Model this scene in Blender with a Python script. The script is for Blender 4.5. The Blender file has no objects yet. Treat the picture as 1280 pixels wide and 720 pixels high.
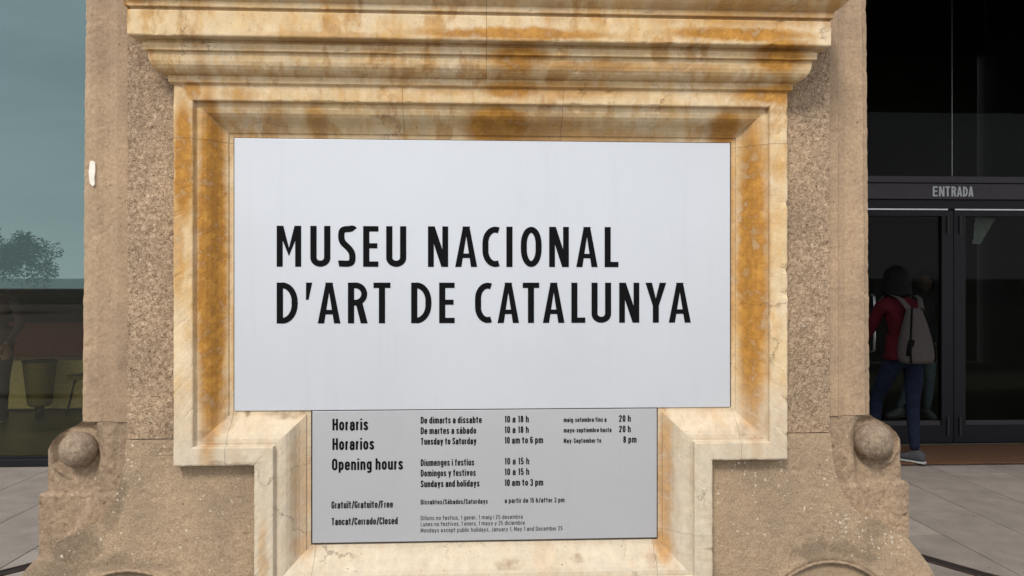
import bpy, bmesh, math, random
from mathutils import Vector, Matrix, noise
R = math.radians
random.seed(7)
sc = bpy.context.scene
col = sc.collection

# ------------------------------------------------------------------ camera, sky, sun, exposure
cam = bpy.data.cameras.new('camera'); cam.lens = 25.99; cam.sensor_width = 36; cam.clip_end = 5000; cam.clip_start = .05
co = bpy.data.objects.new('camera', cam); col.objects.link(co); sc.camera = co
co.location = (0, 0, 1.45); co.rotation_euler = (R(90), 0, R(-2.8))
SUN_EL, SUN_AZ = 46, -24          # azimuth: degrees from straight behind the camera, negative = to its left
w = bpy.data.worlds.new('World'); sc.world = w; w.use_nodes = True
nt = w.node_tree; nt.nodes.clear()
wo = nt.nodes.new('ShaderNodeOutputWorld'); bg = nt.nodes.new('ShaderNodeBackground')
sky = nt.nodes.new('ShaderNodeTexSky'); sky.sky_type = 'NISHITA'; sky.sun_disc = False
sky.sun_elevation = R(SUN_EL); sky.sun_rotation = R(180 + SUN_AZ)
sky.dust_density = 3
tc = nt.nodes.new('ShaderNodeTexCoord'); mp = nt.nodes.new('ShaderNodeMapping'); mp.inputs['Scale'].default_value = (1, 1, 3.5)
nz = nt.nodes.new('ShaderNodeTexNoise'); nz.inputs['Scale'].default_value = 2.2; nz.inputs['Detail'].default_value = 6; nz.inputs['Roughness'].default_value = .6
cr = nt.nodes.new('ShaderNodeValToRGB'); cr.color_ramp.elements[0].position = .3; cr.color_ramp.elements[1].position = .75
cr.color_ramp.elements[0].color = (3.9, 4.4, 5.1, 1); cr.color_ramp.elements[1].color = (10.0, 10.2, 10.6, 1)
mx = nt.nodes.new('ShaderNodeMixRGB'); mx.inputs[0].default_value = .88
nt.links.new(tc.outputs['Generated'], mp.inputs[0]); nt.links.new(mp.outputs[0], nz.inputs['Vector']); nt.links.new(nz.outputs[0], cr.inputs[0])
nt.links.new(sky.outputs[0], mx.inputs[1]); nt.links.new(cr.outputs[0], mx.inputs[2])
sxyz = nt.nodes.new('ShaderNodeSeparateXYZ'); nt.links.new(tc.outputs['Generated'], sxyz.inputs[0])
hz = nt.nodes.new('ShaderNodeMapRange'); hz.inputs['From Min'].default_value = .0; hz.inputs['From Max'].default_value = .22; hz.inputs['To Min'].default_value = .75; hz.inputs['To Max'].default_value = 0
nt.links.new(sxyz.outputs[2], hz.inputs[0]); m2 = nt.nodes.new('ShaderNodeMixRGB'); m2.inputs[2].default_value = (12.5, 12.6, 12.4, 1)
nt.links.new(hz.outputs[0], m2.inputs[0]); nt.links.new(mx.outputs[0], m2.inputs[1]); nt.links.new(m2.outputs[0], bg.inputs[0]); bg.inputs[1].default_value = .088; nt.links.new(bg.outputs[0], wo.inputs[0])
sd = bpy.data.lights.new('sun', 'SUN'); sd.energy = 1.5; sd.angle = R(13); sd.color = (1, .95, .88)
so = bpy.data.objects.new('sun', sd); col.objects.link(so); so.location = (-8, -12, 20)
so.rotation_euler = (R(90 - SUN_EL), 0, R(SUN_AZ))
sc.view_settings.view_transform = 'Standard'; sc.view_settings.look = 'None'; sc.view_settings.gamma = 1
sc.view_settings.exposure = .86
sc.render.engine = 'CYCLES'
sc.cycles.use_denoising = True; sc.cycles.max_bounces = 8; sc.cycles.transparent_max_bounces = 12
sc.cycles.caustics_reflective = False; sc.cycles.caustics_refractive = False

# ------------------------------------------------------------------ helpers
def tag(o, label=None, cat=None, group=None, kind=None):
    if label: o['label'] = label
    if cat: o['category'] = cat
    if group: o['group'] = group
    if kind: o['kind'] = kind
    return o
def empty(name, loc, label, cat, group=None, rz=0):
    o = bpy.data.objects.new(name, None); col.objects.link(o); o.location = loc; o.rotation_euler = (0, 0, rz)
    o.empty_display_size = .1
    return tag(o, label, cat, group)
def adopt(o, parent):
    if parent is not None:
        o.parent = parent
        m = Matrix.Identity(4); p = parent
        ms = []
        while p: ms.append(p); p = p.parent
        for q in reversed(ms): m = m @ q.matrix_parent_inverse @ q.matrix_basis
        o.matrix_parent_inverse = m.inverted()
def link(name, me, mat, parent=None, smooth=False):
    o = bpy.data.objects.new(name, me); col.objects.link(o)
    if mat is not None and not me.materials:
        for m in (mat if isinstance(mat, (list, tuple)) else [mat]): me.materials.append(m)
    if smooth:
        for p in me.polygons: p.use_smooth = True
    adopt(o, parent)
    return o
def mesh(name, v, f):
    me = bpy.data.meshes.new(name); me.from_pydata([tuple(p) for p in v], [], f); me.update(); return me
def bmobj(name, bm, mat, parent=None, smooth=False):
    me = bpy.data.meshes.new(name); bm.to_mesh(me); bm.free(); return link(name, me, mat, parent, smooth)
def add_box(bm, x0, x1, y0, y1, z0, z1, bev=0):
    vs = [bm.verts.new(c) for c in ((x0,y0,z0),(x1,y0,z0),(x1,y1,z0),(x0,y1,z0),(x0,y0,z1),(x1,y0,z1),(x1,y1,z1),(x0,y1,z1))]
    fs = [bm.faces.new([vs[i] for i in q]) for q in ((3,2,1,0),(4,5,6,7),(0,1,5,4),(1,2,6,5),(2,3,7,6),(3,0,4,7))]
    if bev:
        es = list({e for f in fs for e in f.edges})
        bmesh.ops.bevel(bm, geom=es, offset=bev, segments=2, affect='EDGES', profile=.5)
def box(name, x0, x1, y0, y1, z0, z1, mat, parent=None, bev=0):
    bm = bmesh.new(); add_box(bm, x0, x1, y0, y1, z0, z1, bev); return bmobj(name, bm, mat, parent)
def tube(name, pts, r, mat, parent=None, n=8, smooth=True):
    """swept tube; r a number or a list"""
    v, f = [], []
    pts = [Vector(p) for p in pts]
    for i, p in enumerate(pts):
        d = (pts[min(i+1, len(pts)-1)] - pts[max(i-1, 0)]).normalized()
        a = d.orthogonal().normalized() if i == 0 else (a - d * a.dot(d)).normalized()
        b = d.cross(a); rr = r[i] if isinstance(r, (list, tuple)) else r
        for k in range(n):
            t = 2*math.pi*k/n; v.append(p + (a*math.cos(t) + b*math.sin(t))*rr)
    for i in range(len(pts)-1):
        for k in range(n): f.append((i*n+k, i*n+(k+1)%n, (i+1)*n+(k+1)%n, (i+1)*n+k))
    f.append(tuple(range(n))[::-1]); f.append(tuple((len(pts)-1)*n+k for k in range(n)))
    return link(name, mesh(name, v, f), mat, parent, smooth)
CLOUD = noise.noise
def rough(p, amp=.0012, chip=.004):
    """wear of cut stone: fine unevenness plus rare chips"""
    q = Vector(p)
    a = noise.fractal(q*38, 1.0, 2.0, 3)
    c = noise.noise(q*34 + Vector((7, 3, 1)))
    k = amp*a + (-(c-.38)*chip*3 if c > .38 else 0)
    n2 = noise.noise(q*9)*amp*.8
    return k + n2

# ------------------------------------------------------------------ materials
def new_mat(name):
    m = bpy.data.materials.new(name); m.use_nodes = True; n = m.node_tree.nodes; n.clear()
    o = n.new('ShaderNodeOutputMaterial'); b = n.new('ShaderNodeBsdfPrincipled')
    m.node_tree.links.new(b.outputs[0], o.inputs[0]); return m, m.node_tree, b
class NB:
    def __init__(s, t): s.t = t; s.n = t.nodes; s.l = t.links
    def node(s, k, **kw):
        x = s.n.new(k)
        for a, b in kw.items(): setattr(x, a, b)
        return x
    def put(s, sock, v):
        if hasattr(v, 'links') or hasattr(v, 'is_output'): s.l.new(v, sock)
        else: sock.default_value = v
    def noise(s, vec, scale, detail=4, rough=.55, dist=0, col=False):
        x = s.node('ShaderNodeTexNoise'); s.l.new(vec, x.inputs['Vector'])
        x.inputs['Scale'].default_value = scale; x.inputs['Detail'].default_value = detail
        x.inputs['Roughness'].default_value = rough; x.inputs['Distortion'].default_value = dist
        return x.outputs[1 if col else 0]
    def ramp(s, v, stops, interp='LINEAR'):
        x = s.node('ShaderNodeValToRGB'); s.l.new(v, x.inputs[0]); r = x.color_ramp; r.interpolation = interp
        while len(r.elements) < len(stops): r.elements.new(.5)
        for e, (p, c) in zip(r.elements, stops):
            e.position = p; e.color = (c, c, c, 1) if isinstance(c, (int, float)) else (*c, 1)
        return x.outputs[0]
    def mix(s, f, a, b, mode='MIX'):
        x = s.node('ShaderNodeMixRGB', blend_type=mode)
        for i, v in enumerate((f, a, b)):
            if isinstance(v, tuple) and len(v) == 3: v = (*v, 1)
            s.put(x.inputs[i], v)
        return x.outputs[0]
    def math(s, op, a, b=0, c=0, clamp=False):
        x = s.node('ShaderNodeMath', operation=op); x.use_clamp = clamp
        s.put(x.inputs[0], a); s.put(x.inputs[1], b)
        if op in ('MULTIPLY_ADD',): s.put(x.inputs[2], c)
        return x.outputs[0]
    def vm(s, op, a, b=None):
        x = s.node('ShaderNodeVectorMath', operation=op); s.put(x.inputs[0], a)
        if b is not None: s.put(x.inputs[1], b)
        return x.outputs['Value' if op == 'LENGTH' else 'Vector']
    def pos(s): return s.node('ShaderNodeNewGeometry').outputs['Position']
    def maprange(s, v, a, b, c, d, smooth=True):
        x = s.node('ShaderNodeMapRange'); x.interpolation_type = 'SMOOTHSTEP' if smooth else 'LINEAR'
        s.put(x.inputs['Value'], v)
        for k, q in zip(('From Min', 'From Max', 'To Min', 'To Max'), (a, b, c, d)): x.inputs[k].default_value = q
        return x.outputs[0]
    def blobs(s, vec, lst):
        """soft patches at (x, z, half width, half height, strength)"""
        acc = None
        for (cx, cz, sx, sz, st) in lst:
            d = s.vm('MULTIPLY', s.vm('SUBTRACT', vec, (cx, 0, cz)), (1/sx, 0, 1/sz))
            v = s.maprange(s.vm('LENGTH', d), .45, 1.15, st, 0)
            acc = v if acc is None else s.math('MAXIMUM', acc, v)
        return acc
    def bump(s, h, strength, dist, normal=None):
        x = s.node('ShaderNodeBump'); s.l.new(h, x.inputs['Height']); x.inputs['Strength'].default_value = strength; x.inputs['Distance'].default_value = dist
        if normal is not None: s.l.new(normal, x.inputs['Normal'])
        return x.outputs[0]
def plain(name, c, rough=.6, metal=0, var=.12, scale=30, bump=.0, spec=.5):
    m, t, b = new_mat(name); g = NB(t); p = g.node('ShaderNodeTexCoord').outputs['Object']
    n = g.noise(p, scale, 5)
    k = g.ramp(n, [(.3, 1-var), (.7, 1+var)])
    t.links.new(g.mix(1, tuple(c), k, 'MULTIPLY'), b.inputs['Base Color'])
    b.inputs['Roughness'].default_value = rough; b.inputs['Metallic'].default_value = metal
    b.inputs['Specular IOR Level'].default_value = spec
    if bump: t.links.new(g.bump(n, 1, bump), b.inputs['Normal'])
    return m

def px(x, y, Y=2.5):
    """a measured spot on the front of the pier, in metres"""
    a = (x-640)/924; b = (360-y)/924; th = R(2.8)
    dx = math.cos(th)*a + math.sin(th); dy = -math.sin(th)*a + math.cos(th); t = Y/dy
    return dx*t, 1.45 + b*t
def spot(x, y, hw, hh, s):
    X, Z = px(x, y); return (X, Z, hw*.00271, hh*.00271, s)

# cream limestone of the sign surround, with its iron stains
OR = [spot(229, 200, 15, 95, .9), spot(222, 300, 10, 90, .5), spot(259, 330, 19, 290, .95), spot(262, 480, 16, 110, .55), spot(285, 430, 8, 110, .35),
      spot(946, 330, 20, 260, .85), spot(922, 300, 10, 200, .6), spot(978, 118, 14, 20, .8), spot(960, 118, 60, 14, .8),
      spot(393, 153, 17, 34, .6), spot(345, 150, 20, 25, .3), spot(625, 153, 52, 27, 1), spot(690, 160, 60, 26, .55),
      spot(760, 168, 110, 14, .45), spot(912, 158, 26, 28, .85), spot(640, 113, 48, 14, .8), spot(720, 113, 90, 12, .5),
      spot(560, 112, 40, 9, .4), spot(240, 113, 14, 14, .75), spot(300, 118, 30, 10, .4),
      spot(648, 80, 45, 22, .85), spot(740, 88, 90, 9, .6), spot(965, 78, 42, 24, .9), spot(850, 90, 60, 8, .5),
      spot(640, 55, 150, 9, .8), spot(910, 55, 110, 10, .85), spot(430, 58, 110, 7, .4), spot(171, 28, 10, 24, .9),
      spot(225, 4, 75, 9, .95), spot(190, 15, 16, 8, .7), spot(755, 4, 45, 8, .7), spot(930, 32, 115, 20, .55), spot(820, 30, 30, 18, .4), spot(690, 30, 24, 16, .35),
      spot(440, 26, 22, 16, .3), spot(520, 8, 60, 8, .4), spot(1010, 10, 60, 14, .7), spot(1020, 30, 12, 26, .6),
      spot(838, 600, 11, 110, .55), spot(835, 690, 14, 25, .6), spot(372, 610, 16, 90, .35), spot(375, 690, 20, 22, .4), spot(328, 700, 8, 60, .35),
      spot(682, 680, 10, 7, .6), spot(744, 679, 16, 7, .55), spot(502, 681, 9, 7, .45), spot(420, 682, 18, 7, .4)]
BR = [spot(348, 524, 26, 6, .75), spot(300, 521, 5, 7, .7), spot(370, 520, 18, 5, .6), spot(637, 711, 22, 7, .55), spot(725, 705, 8, 6, .5), spot(819, 706, 9, 10, .5),
      spot(255, 548, 14, 10, .6), spot(278, 530, 10, 14, .5), spot(270, 579, 12, 5, .6), spot(930, 540, 12, 10, .5), spot(300, 580, 30, 3, .5),
      spot(648, 160, 60, 14, .35), spot(395, 160, 14, 20, .35), spot(905, 160, 30, 18, .4), spot(600, 92, 200, 3, .35), spot(450, 90, 110, 4, .3)]
def cream_stone():
    m, t, b = new_mat('cream_limestone'); g = NB(t); p = g.pos()
    d = g.vm('ADD', p, g.vm('MULTIPLY', g.vm('SUBTRACT', g.noise(p, 16, 4, .6, col=True), (.5, .5, .5)), (.035, 0, .035)))
    d = g.vm('ADD', d, g.vm('MULTIPLY', g.vm('SUBTRACT', g.noise(p, 70, 3, .7, col=True), (.5, .5, .5)), (.012, 0, .012)))
    big = g.noise(p, 5, 5, .6)
    streak = g.noise(g.vm('MULTIPLY', p, (13, 8, 6)), 1.0, 7, .68)
    base = g.mix(g.ramp(big, [(.3, 0), (.7, 1)]), (.67, .54, .37), (.61, .44, .23))
    base = g.mix(g.ramp(streak, [(.48, 0), (.66, .75)]), base, (.54, .31, .10))
    # greyer, less yellow tone towards the bottom
    sep = g.node('ShaderNodeSeparateXYZ'); t.links.new(p, sep.inputs[0])
    zz = sep.outputs[2]
    low = g.maprange(zz, .85, 1.25, 1, 0)
    base = g.mix(g.math('MULTIPLY', low, .75), base, (.53, .47, .375))
    ochre = g.blobs(d, OR)
    brk = g.noise(p, 24, 6, .65)
    # ragged: the stain fades and thins where the fine noise is low
    o2 = g.math('MULTIPLY', ochre, g.ramp(brk, [(.37, .75), (.46, 1.2)]))
    wash = g.math('MULTIPLY', g.ramp(g.noise(g.vm('MULTIPLY', p, (9, 4, 5)), 1, 7, .68), [(.52, 0), (.60, .6)]), g.maprange(zz, 1.7, 2.1, .22, 1))
    o3 = g.math('MAXIMUM', o2, wash)
    base = g.mix(1, base, g.ramp(g.noise(g.vm('MULTIPLY', p, (26, 20, 16)), 1, 7, .7), [(.3, .86), (.62, 1.06)]), 'MULTIPLY')
    base = g.mix(o3, base, g.mix(g.ramp(brk, [(.35, 0), (.65, 1)]), (.27, .11, .014), (.50, .245, .045)))
    brn = g.math('MULTIPLY', g.blobs(d, BR), g.ramp(brk, [(.38, .2), (.6, 1)]))
    base = g.mix(brn, base, (.20, .11, .05))
    # pale flaking and specks
    fl = g.noise(p, 55, 8, .75)
    base = g.mix(g.ramp(fl, [(.60, 0), (.70, .35)]), base, (.72, .62, .46))
    sp = g.noise(p, 130, 3, .5)
    base = g.mix(g.ramp(sp, [(.27, .8), (.32, 0)]), base, (.20, .13, .07))
    # hairline cracks
    vo = g.node('ShaderNodeTexVoronoi', feature='DISTANCE_TO_EDGE'); vo.inputs['Scale'].default_value = 3.1
    t.links.new(g.vm('ADD', p, g.vm('MULTIPLY', g.noise(p, 12, 5, .7, col=True), (.16, .16, .16))), vo.inputs['Vector'])
    crk = g.math('MULTIPLY', g.ramp(vo.outputs['Distance'], [(0, 1), (.006, 0)]), g.ramp(g.noise(p, 3, 2), [(.53, 0), (.6, 1)]))
    base = g.mix(g.math('MULTIPLY', crk, .6), base, (.18, .11, .06))
    t.links.new(base, b.inputs['Base Color'])
    b.inputs['Roughness'].default_value = .78; b.inputs['Specular IOR Level'].default_value = .35
    h = g.math('ADD', g.math('MULTIPLY', fl, .5), g.math('MULTIPLY', g.noise(p, 200, 4, .6), .35))
    h = g.math('SUBTRACT', h, g.math('MULTIPLY', crk, .5))
    t.links.new(g.bump(h, .9, .0035), b.inputs['Normal'])
    return m
def tan_stone(name, dark, mid, light, scale, contrast, bumpd, flecks=0, fleckspots=None, worms=False):
    m, t, b = new_mat(name); g = NB(t); p = g.pos()
    n1 = g.noise(p, scale, 6, .62, 1.2 if worms else .2)
    n2 = g.noise(p, scale*3.2, 3, .6)
    big = g.noise(p, 3.1, 5, .6)
    v = g.math('ADD', g.math('MULTIPLY', n1, .65), g.math('MULTIPLY', n2, .35))
    base = g.ramp(v, [(.5-contrast, dark), (.5, mid), (.5+contrast, light)])
    base = g.mix(1, base, g.ramp(big, [(.3, (.80, .80, .80)), (.7, (1.12, 1.1, 1.06))]), 'MULTIPLY')
    wea = g.ramp(g.noise(g.vm('MULTIPLY', p, (1, 1, .55)), 5.5, 6, .65), [(.42, 0), (.66, .55)])
    base = g.mix(wea, base, g.mix(1, base, (.62, .64, .68), 'MULTIPLY'))
    if fleckspots:
        gp = g.vm('ADD', p, g.vm('MULTIPLY', g.vm('SUBTRACT', g.noise(p, 9, 5, .65, col=True), (.5,)*3), (.2, 0, .2)))
        gb = g.blobs(gp, [(-1.36, .60, .12, .10, .8), (-1.22, .74, .05, .12, .7), (-1.25, .50, .3, .05, .7), (1.25, .52, .2, .05, .6), (1.45, .60, .12, .06, .5), (-1.45, .45, .12, .1, .6)])
        base = g.mix(gb, base, g.mix(1, base, (.55, .55, .57), 'MULTIPLY'))
    dots = g.noise(p, 60, 2, .5)
    base = g.mix(g.ramp(dots, [(.24, .7), (.29, 0)]), base, tuple(c*.35 for c in dark))
    if flecks:
        vo = g.node('ShaderNodeTexVoronoi'); vo.inputs['Scale'].default_value = 85
        t.links.new(g.vm('ADD', p, g.vm('MULTIPLY', g.noise(p, 60, 2, .5, col=True), (.02, .02, .02))), vo.inputs['Vector'])
        sx = g.node('ShaderNodeSeparateColor'); t.links.new(vo.outputs['Color'], sx.inputs[0])
        rad = g.math('MULTIPLY', sx.outputs[0], .42)
        area = g.ramp(g.noise(p, 7, 3), [(.42, .97), (.62, .82)])
        if fleckspots:
            dd = g.vm('ADD', p, g.vm('MULTIPLY', g.vm('SUBTRACT', g.noise(p, 14, 4, .6, col=True), (.5,)*3), (.12, 0, .12)))
            area = g.math('SUBTRACT', area, g.math('MULTIPLY', g.blobs(dd, fleckspots), .55))
        on = g.math('MULTIPLY', g.math('GREATER_THAN', sx.outputs[1], area), g.math('LESS_THAN', vo.outputs['Distance'], rad))
        base = g.mix(g.math('MULTIPLY', on, flecks), base, (.62, .54, .43))
    t.links.new(base, b.inputs['Base Color'])
    b.inputs['Roughness'].default_value = .85; b.inputs['Specular IOR Level'].default_value = .25
    t.links.new(g.bump(v, 1, bumpd), b.inputs['Normal'])
    return m
M = {}
M['cream'] = cream_stone()
M['hammered'] = tan_stone('bush_hammered_stone', (.11, .068, .038), (.37, .262, .172), (.62, .475, .335), 78, .16, .007, .3, None, True)
M['strip'] = tan_stone('smooth_tan_stone', (.28, .19, .12), (.40, .285, .185), (.50, .365, .25), 95, .2, .002, .2)
M['base'] = tan_stone('granular_tan_stone', (.23, .158, .098), (.39, .285, .185), (.56, .43, .295), 165, .2, .003, .75,
                      [(1.34, .64, .16, .09, 1.3), (1.42, .56, .14, .08, 1), (1.15, .72, .2, .14, .5), (.95, .7, .2, .2, .4), (-1.19, .8, .03, .14, .4), (-1.3, .56, .15, .05, .3)])
M['scroll'] = tan_stone('scroll_tan_stone', (.17, .115, .075), (.32, .23, .152), (.46, .345, .235), 60, .2, .004, .35)
M['ball'] = tan_stone('grey_weathered_stone', (.14, .10, .07), (.275, .205, .145), (.41, .32, .235), 75, .2, .004, .2)
M['core'] = plain('rough_core_stone', (.3, .22, .15), .9)
M['mortar'] = plain('old_mortar', (.045, .038, .032), .95)
M['filler'] = plain('pale_filler', (.75, .70, .62), .9, var=.1, bump=.004)

def sign_mat(name, c, rough, metal):
    m, t, b = new_mat(name); g = NB(t); p = g.pos()
    n = g.noise(p, 2.5, 4, .5); f = g.noise(p, 400, 2, .5); sp = g.noise(p, 45, 5, .7)
    k = g.ramp(n, [(.3, .975), (.7, 1.02)])
    base = g.mix(1, tuple(c), k, 'MULTIPLY')
    base = g.mix(g.ramp(sp, [(.70, 0), (.76, .35)]), base, tuple(x*.7 for x in c))
    # rain streaks down the plate
    st = g.noise(g.vm('MULTIPLY', p, (22, 1, 1.2)), 1, 4, .6)
    base = g.mix(g.ramp(st, [(.55, 0), (.8, .12)]), base, tuple(x*.72 for x in c))
    t.links.new(base, b.inputs['Base Color'])
    t.links.new(g.ramp(sp, [(.3, rough-.05), (.7, rough+.08)]), b.inputs['Roughness'])
    b.inputs['Metallic'].default_value = metal
    t.links.new(g.bump(f, .3, .0002), b.inputs['Normal'])
    return m
M['sign'] = sign_mat('satin_white_plate', (.565, .585, .622), .38, .35)
M['sign2'] = sign_mat('satin_grey_plate', (.44, .445, .46), .45, .35)
M['ink'] = plain('black_lettering', (.004, .004, .005), .75, spec=.08)
def worn_ink():
    m, t, b = new_mat('worn_black_lettering'); g = NB(t); p = g.pos()
    n = g.noise(p, 160, 3, .6)
    t.links.new(g.mix(g.ramp(n, [(.66, 0), (.70, .8)]), (.015, .015, .017), (.40, .40, .41)), b.inputs['Base Color'])
    b.inputs['Roughness'].default_value = .6; b.inputs['Specular IOR Level'].default_value = .08; return m
M['ink2'] = worn_ink()
M['trim'] = plain('dark_sign_edge', (.035, .028, .025), .6)  # near-black colour painted for the shadow in the gap round the sign plates
M['frame_dark'] = plain('dark_metal_frame', (.0095, .009, .012), .5, .2, spec=.25)
M['steel'] = plain('brushed_steel', (.42, .42, .44), .35, .9)
M['frame_mid'] = plain('grey_metal_band', (.045, .040, .045), .5, .2, spec=.3)
M['white_text'] = plain('pale_lettering', (.50, .52, .56), .5)
M['black'] = plain('black_rubber', (.015, .015, .015), .7)
M['mat'] = plain('coir_mat', (.11, .045, .016), .95, var=.35, scale=60, bump=.006)
M['drain'] = plain('rusty_drain_iron', (.05, .028, .022), .75, .3, var=.5, scale=20)
M['drain_dark'] = plain('drain_slot_dark', (.008, .006, .006), .9)
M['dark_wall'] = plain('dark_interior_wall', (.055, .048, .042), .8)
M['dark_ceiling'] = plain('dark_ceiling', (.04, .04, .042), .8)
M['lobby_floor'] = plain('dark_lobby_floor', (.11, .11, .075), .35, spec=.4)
M['olive'] = plain('olive_yellow_panel', (.62, .50, .26), .6)
M['maroon'] = plain('maroon_panel', (.16, .022, .03), .6)
M['soffit'] = plain('grey_soffit', (.05, .05, .05), .8)
M['paper'] = plain('white_paper', (.6, .65, .65), .8)

def glass(name, tint, ior, refl_tint=(1, 1, 1), refl=None, haze=None):
    m = bpy.data.materials.new(name); m.use_nodes = True; t = m.node_tree; t.nodes.clear(); g = NB(t)
    o = g.node('ShaderNodeOutputMaterial'); tr = g.node('ShaderNodeBsdfTransparent'); gl = g.node('ShaderNodeBsdfGlossy')
    tr.inputs[0].default_value = (*tint, 1); gl.inputs[0].default_value = (*refl_tint, 1); gl.inputs['Roughness'].default_value = .0
    mxs = g.node('ShaderNodeMixShader'); p = g.pos()
    if refl is None:
        fr = g.node('ShaderNodeFresnel'); fr.inputs[0].default_value = ior; t.links.new(fr.outputs[0], mxs.inputs[0])
    else: mxs.inputs[0].default_value = refl
    # faint waviness of big panes
    nrm = g.bump(g.noise(p, .9, 2, .5), .25, .002); t.links.new(nrm, gl.inputs['Normal'])
    t.links.new(tr.outputs[0], mxs.inputs[1]); t.links.new(gl.outputs[0], mxs.inputs[2]); 
    out = mxs
    if haze:     # even diffuse haze mixed in to flatten the contrast of mirrored things
        df = g.node('ShaderNodeBsdfDiffuse'); df.inputs[0].default_value = (*haze[1], 1); out = g.node('ShaderNodeMixShader'); out.inputs[0].default_value = haze[0]
        t.links.new(mxs.outputs[0], out.inputs[1]); t.links.new(df.outputs[0], out.inputs[2])
    t.links.new(out.outputs[0], o.inputs[0])
    return m
M['glass_coated'] = glass('coated_teal_glass', (.75, .85, .82), 1.5, (.20, .27, .27), .72, (.38, (.14, .215, .215)))
M['glass_clear'] = glass('clear_green_glass', (.96, .96, .84), 1.33)
M['glass_dark'] = glass('dark_door_glass', (.62, .64, .62), 1.12)

def slab_mat(name):
    m, t, b = new_mat(name); g = NB(t); p = g.pos()
    oi = g.node('ShaderNodeObjectInfo').outputs['Random']
    n = g.noise(p, 6, 6, .6); f = g.noise(p, 120, 4, .6)
    base = g.ramp(n, [(.3, (.215, .185, .16)), (.7, (.295, .255, .22))])
    base = g.mix(1, base, g.ramp(oi, [(0, .86), (1, 1.12)]), 'MULTIPLY')
    base = g.mix(.5, base, g.mix(1, base, g.ramp(f, [(.3, .7), (.7, 1.3)]), 'MULTIPLY'))
    base = g.mix(g.ramp(g.noise(p, 34, 2), [(.68, 0), (.72, .7)]), base, (.07, .06, .055))
    t.links.new(base, b.inputs['Base Color']); b.inputs['Roughness'].default_value = .7
    t.links.new(g.bump(f, .6, .002), b.inputs['Normal']); return m
M['slab'] = slab_mat('paving_stone')
def square_mat():
    m, t, b = new_mat('distant_paving'); g = NB(t); p = g.pos()
    br = g.node('ShaderNodeTexBrick'); br.offset = .5
    t.links.new(p, br.inputs['Vector']); br.inputs['Scale'].default_value = 1
    br.inputs['Color1'].default_value = (.25, .235, .21, 1); br.inputs['Color2'].default_value = (.30, .28, .25, 1); br.inputs['Mortar'].default_value = (.1, .09, .08, 1)
    br.inputs['Mortar Size'].default_value = .006; br.inputs['Brick Width'].default_value = .95; br.inputs['Row Height'].default_value = .475
    t.links.new(br.outputs[0], b.inputs['Base Color']); b.inputs['Roughness'].default_value = .8; return m
M['square'] = square_mat()

# ------------------------------------------------------------------ ground and paving
ground = link('ground', mesh('ground', [(-900, -900, -.03), (900, -900, -.03), (900, 900, -.03), (-900, 900, -.03)], [(0, 1, 2, 3)]), M['square'])
tag(ground, kind='structure')
pav = box('pavement', -8, 9, 1.9, 6.68, -.028, -.012, M['mortar']); tag(pav, kind='structure')
SL, SW, GAP = .90, .4725, .007
def slab_mesh(l):
    bm = bmesh.new(); add_box(bm, GAP/2, SW-GAP/2, GAP/2, l-GAP/2, -.02, 0)
    me = bpy.data.meshes.new('paving_slab'); bm.to_mesh(me); bm.free(); me.materials.append(M['slab']); return me
full, short = slab_mesh(SL), slab_mesh(SL/2)
c0 = 3.215 - 24*SW
for c in range(36):
    x = c0 + c*SW
    y, first = 2.42, True
    if x > 9: break
    while y < 6.6:
        l = SL/2 if (first and c % 2) else SL
        if y + l > 6.66: l = SL/2
        if y + l > 6.70: break
        if not (x > -1.2 and x + SW < 1.4 and y > 2.6 and y < 6.2) or y > 5.7:   # slabs wholly under or hidden by the pier are left to the bed
            o = bpy.data.objects.new('paving_slab', full if l == SL else short); col.objects.link(o)
            o.location = (x, y, random.uniform(-.0005, .0005)); adopt(o, pav); o.rotation_euler = (random.uniform(-.0004, .0004), random.uniform(-.0006, .0006), 0)
        y += l; first = False

# curved drain slot round the pier
for s, pts in ((1, [(2.02, 4.5), (2.2, 4.16), (2.386, 3.864), (2.555, 3.6), (2.80, 3.30), (3.05, 3.05)]), (-1, [(-1.95, 4.35), (-2.13, 4.15), (-2.309, 3.968), (-2.406, 3.865), (-2.62, 3.68), (-3.0, 3.42)])):
    t = empty('drain_slot', (pts[2][0], pts[2][1], 0), 'rusty dark drain slot running across the paving to the %s of the stone pier' % ('right' if s > 0 else 'left'), 'drain', 'drain slots in the paving')
    def strip(name, off, wd, z, m):
        v, f = [], []
        P2 = [Vector((a, b, 0)) for a, b in pts]
        for i, q in enumerate(P2):
            d = (P2[min(i+1, len(P2)-1)] - P2[max(i-1, 0)]).normalized(); n = Vector((-d.y, d.x, 0))
            for o_, zz in ((off-wd/2, z), (off+wd/2, z), (off+wd/2, -.01), (off-wd/2, -.01)):
                p = q + n*o_; v.append((p.x, p.y, zz))
        for i in range(len(P2)-1):
            for k in range(4): f.append((i*4+k, i*4+(k+1) % 4, i*4+4+(k+1) % 4, i*4+4+k))
        n = len(v); f += [(0, 1, 2, 3), (n-1, n-2, n-3, n-4)]
        return link(name, mesh(name, v, f), m, t)
    strip('channel', 0, .05, .004, M['drain_dark']); strip('edge_rail', .032, .012, .009, M['drain']); strip('edge_rail', -.032, .012, .009, M['drain'])

# ------------------------------------------------------------------ the stone pier
XC = .037
pier = empty('stone_pier', (XC, 2.9, 0), 'wide tan stone pier with moulded cream surround framing the museum signs', 'pier')
box('core', XC-1.34, XC+1.34, 2.75, 3.55, 0, 4.1, M['core'], pier)
box('recess_back', XC-1.02, XC+1.02, 2.602, 2.74, .35, 2.3, M['core'], pier)

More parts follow.
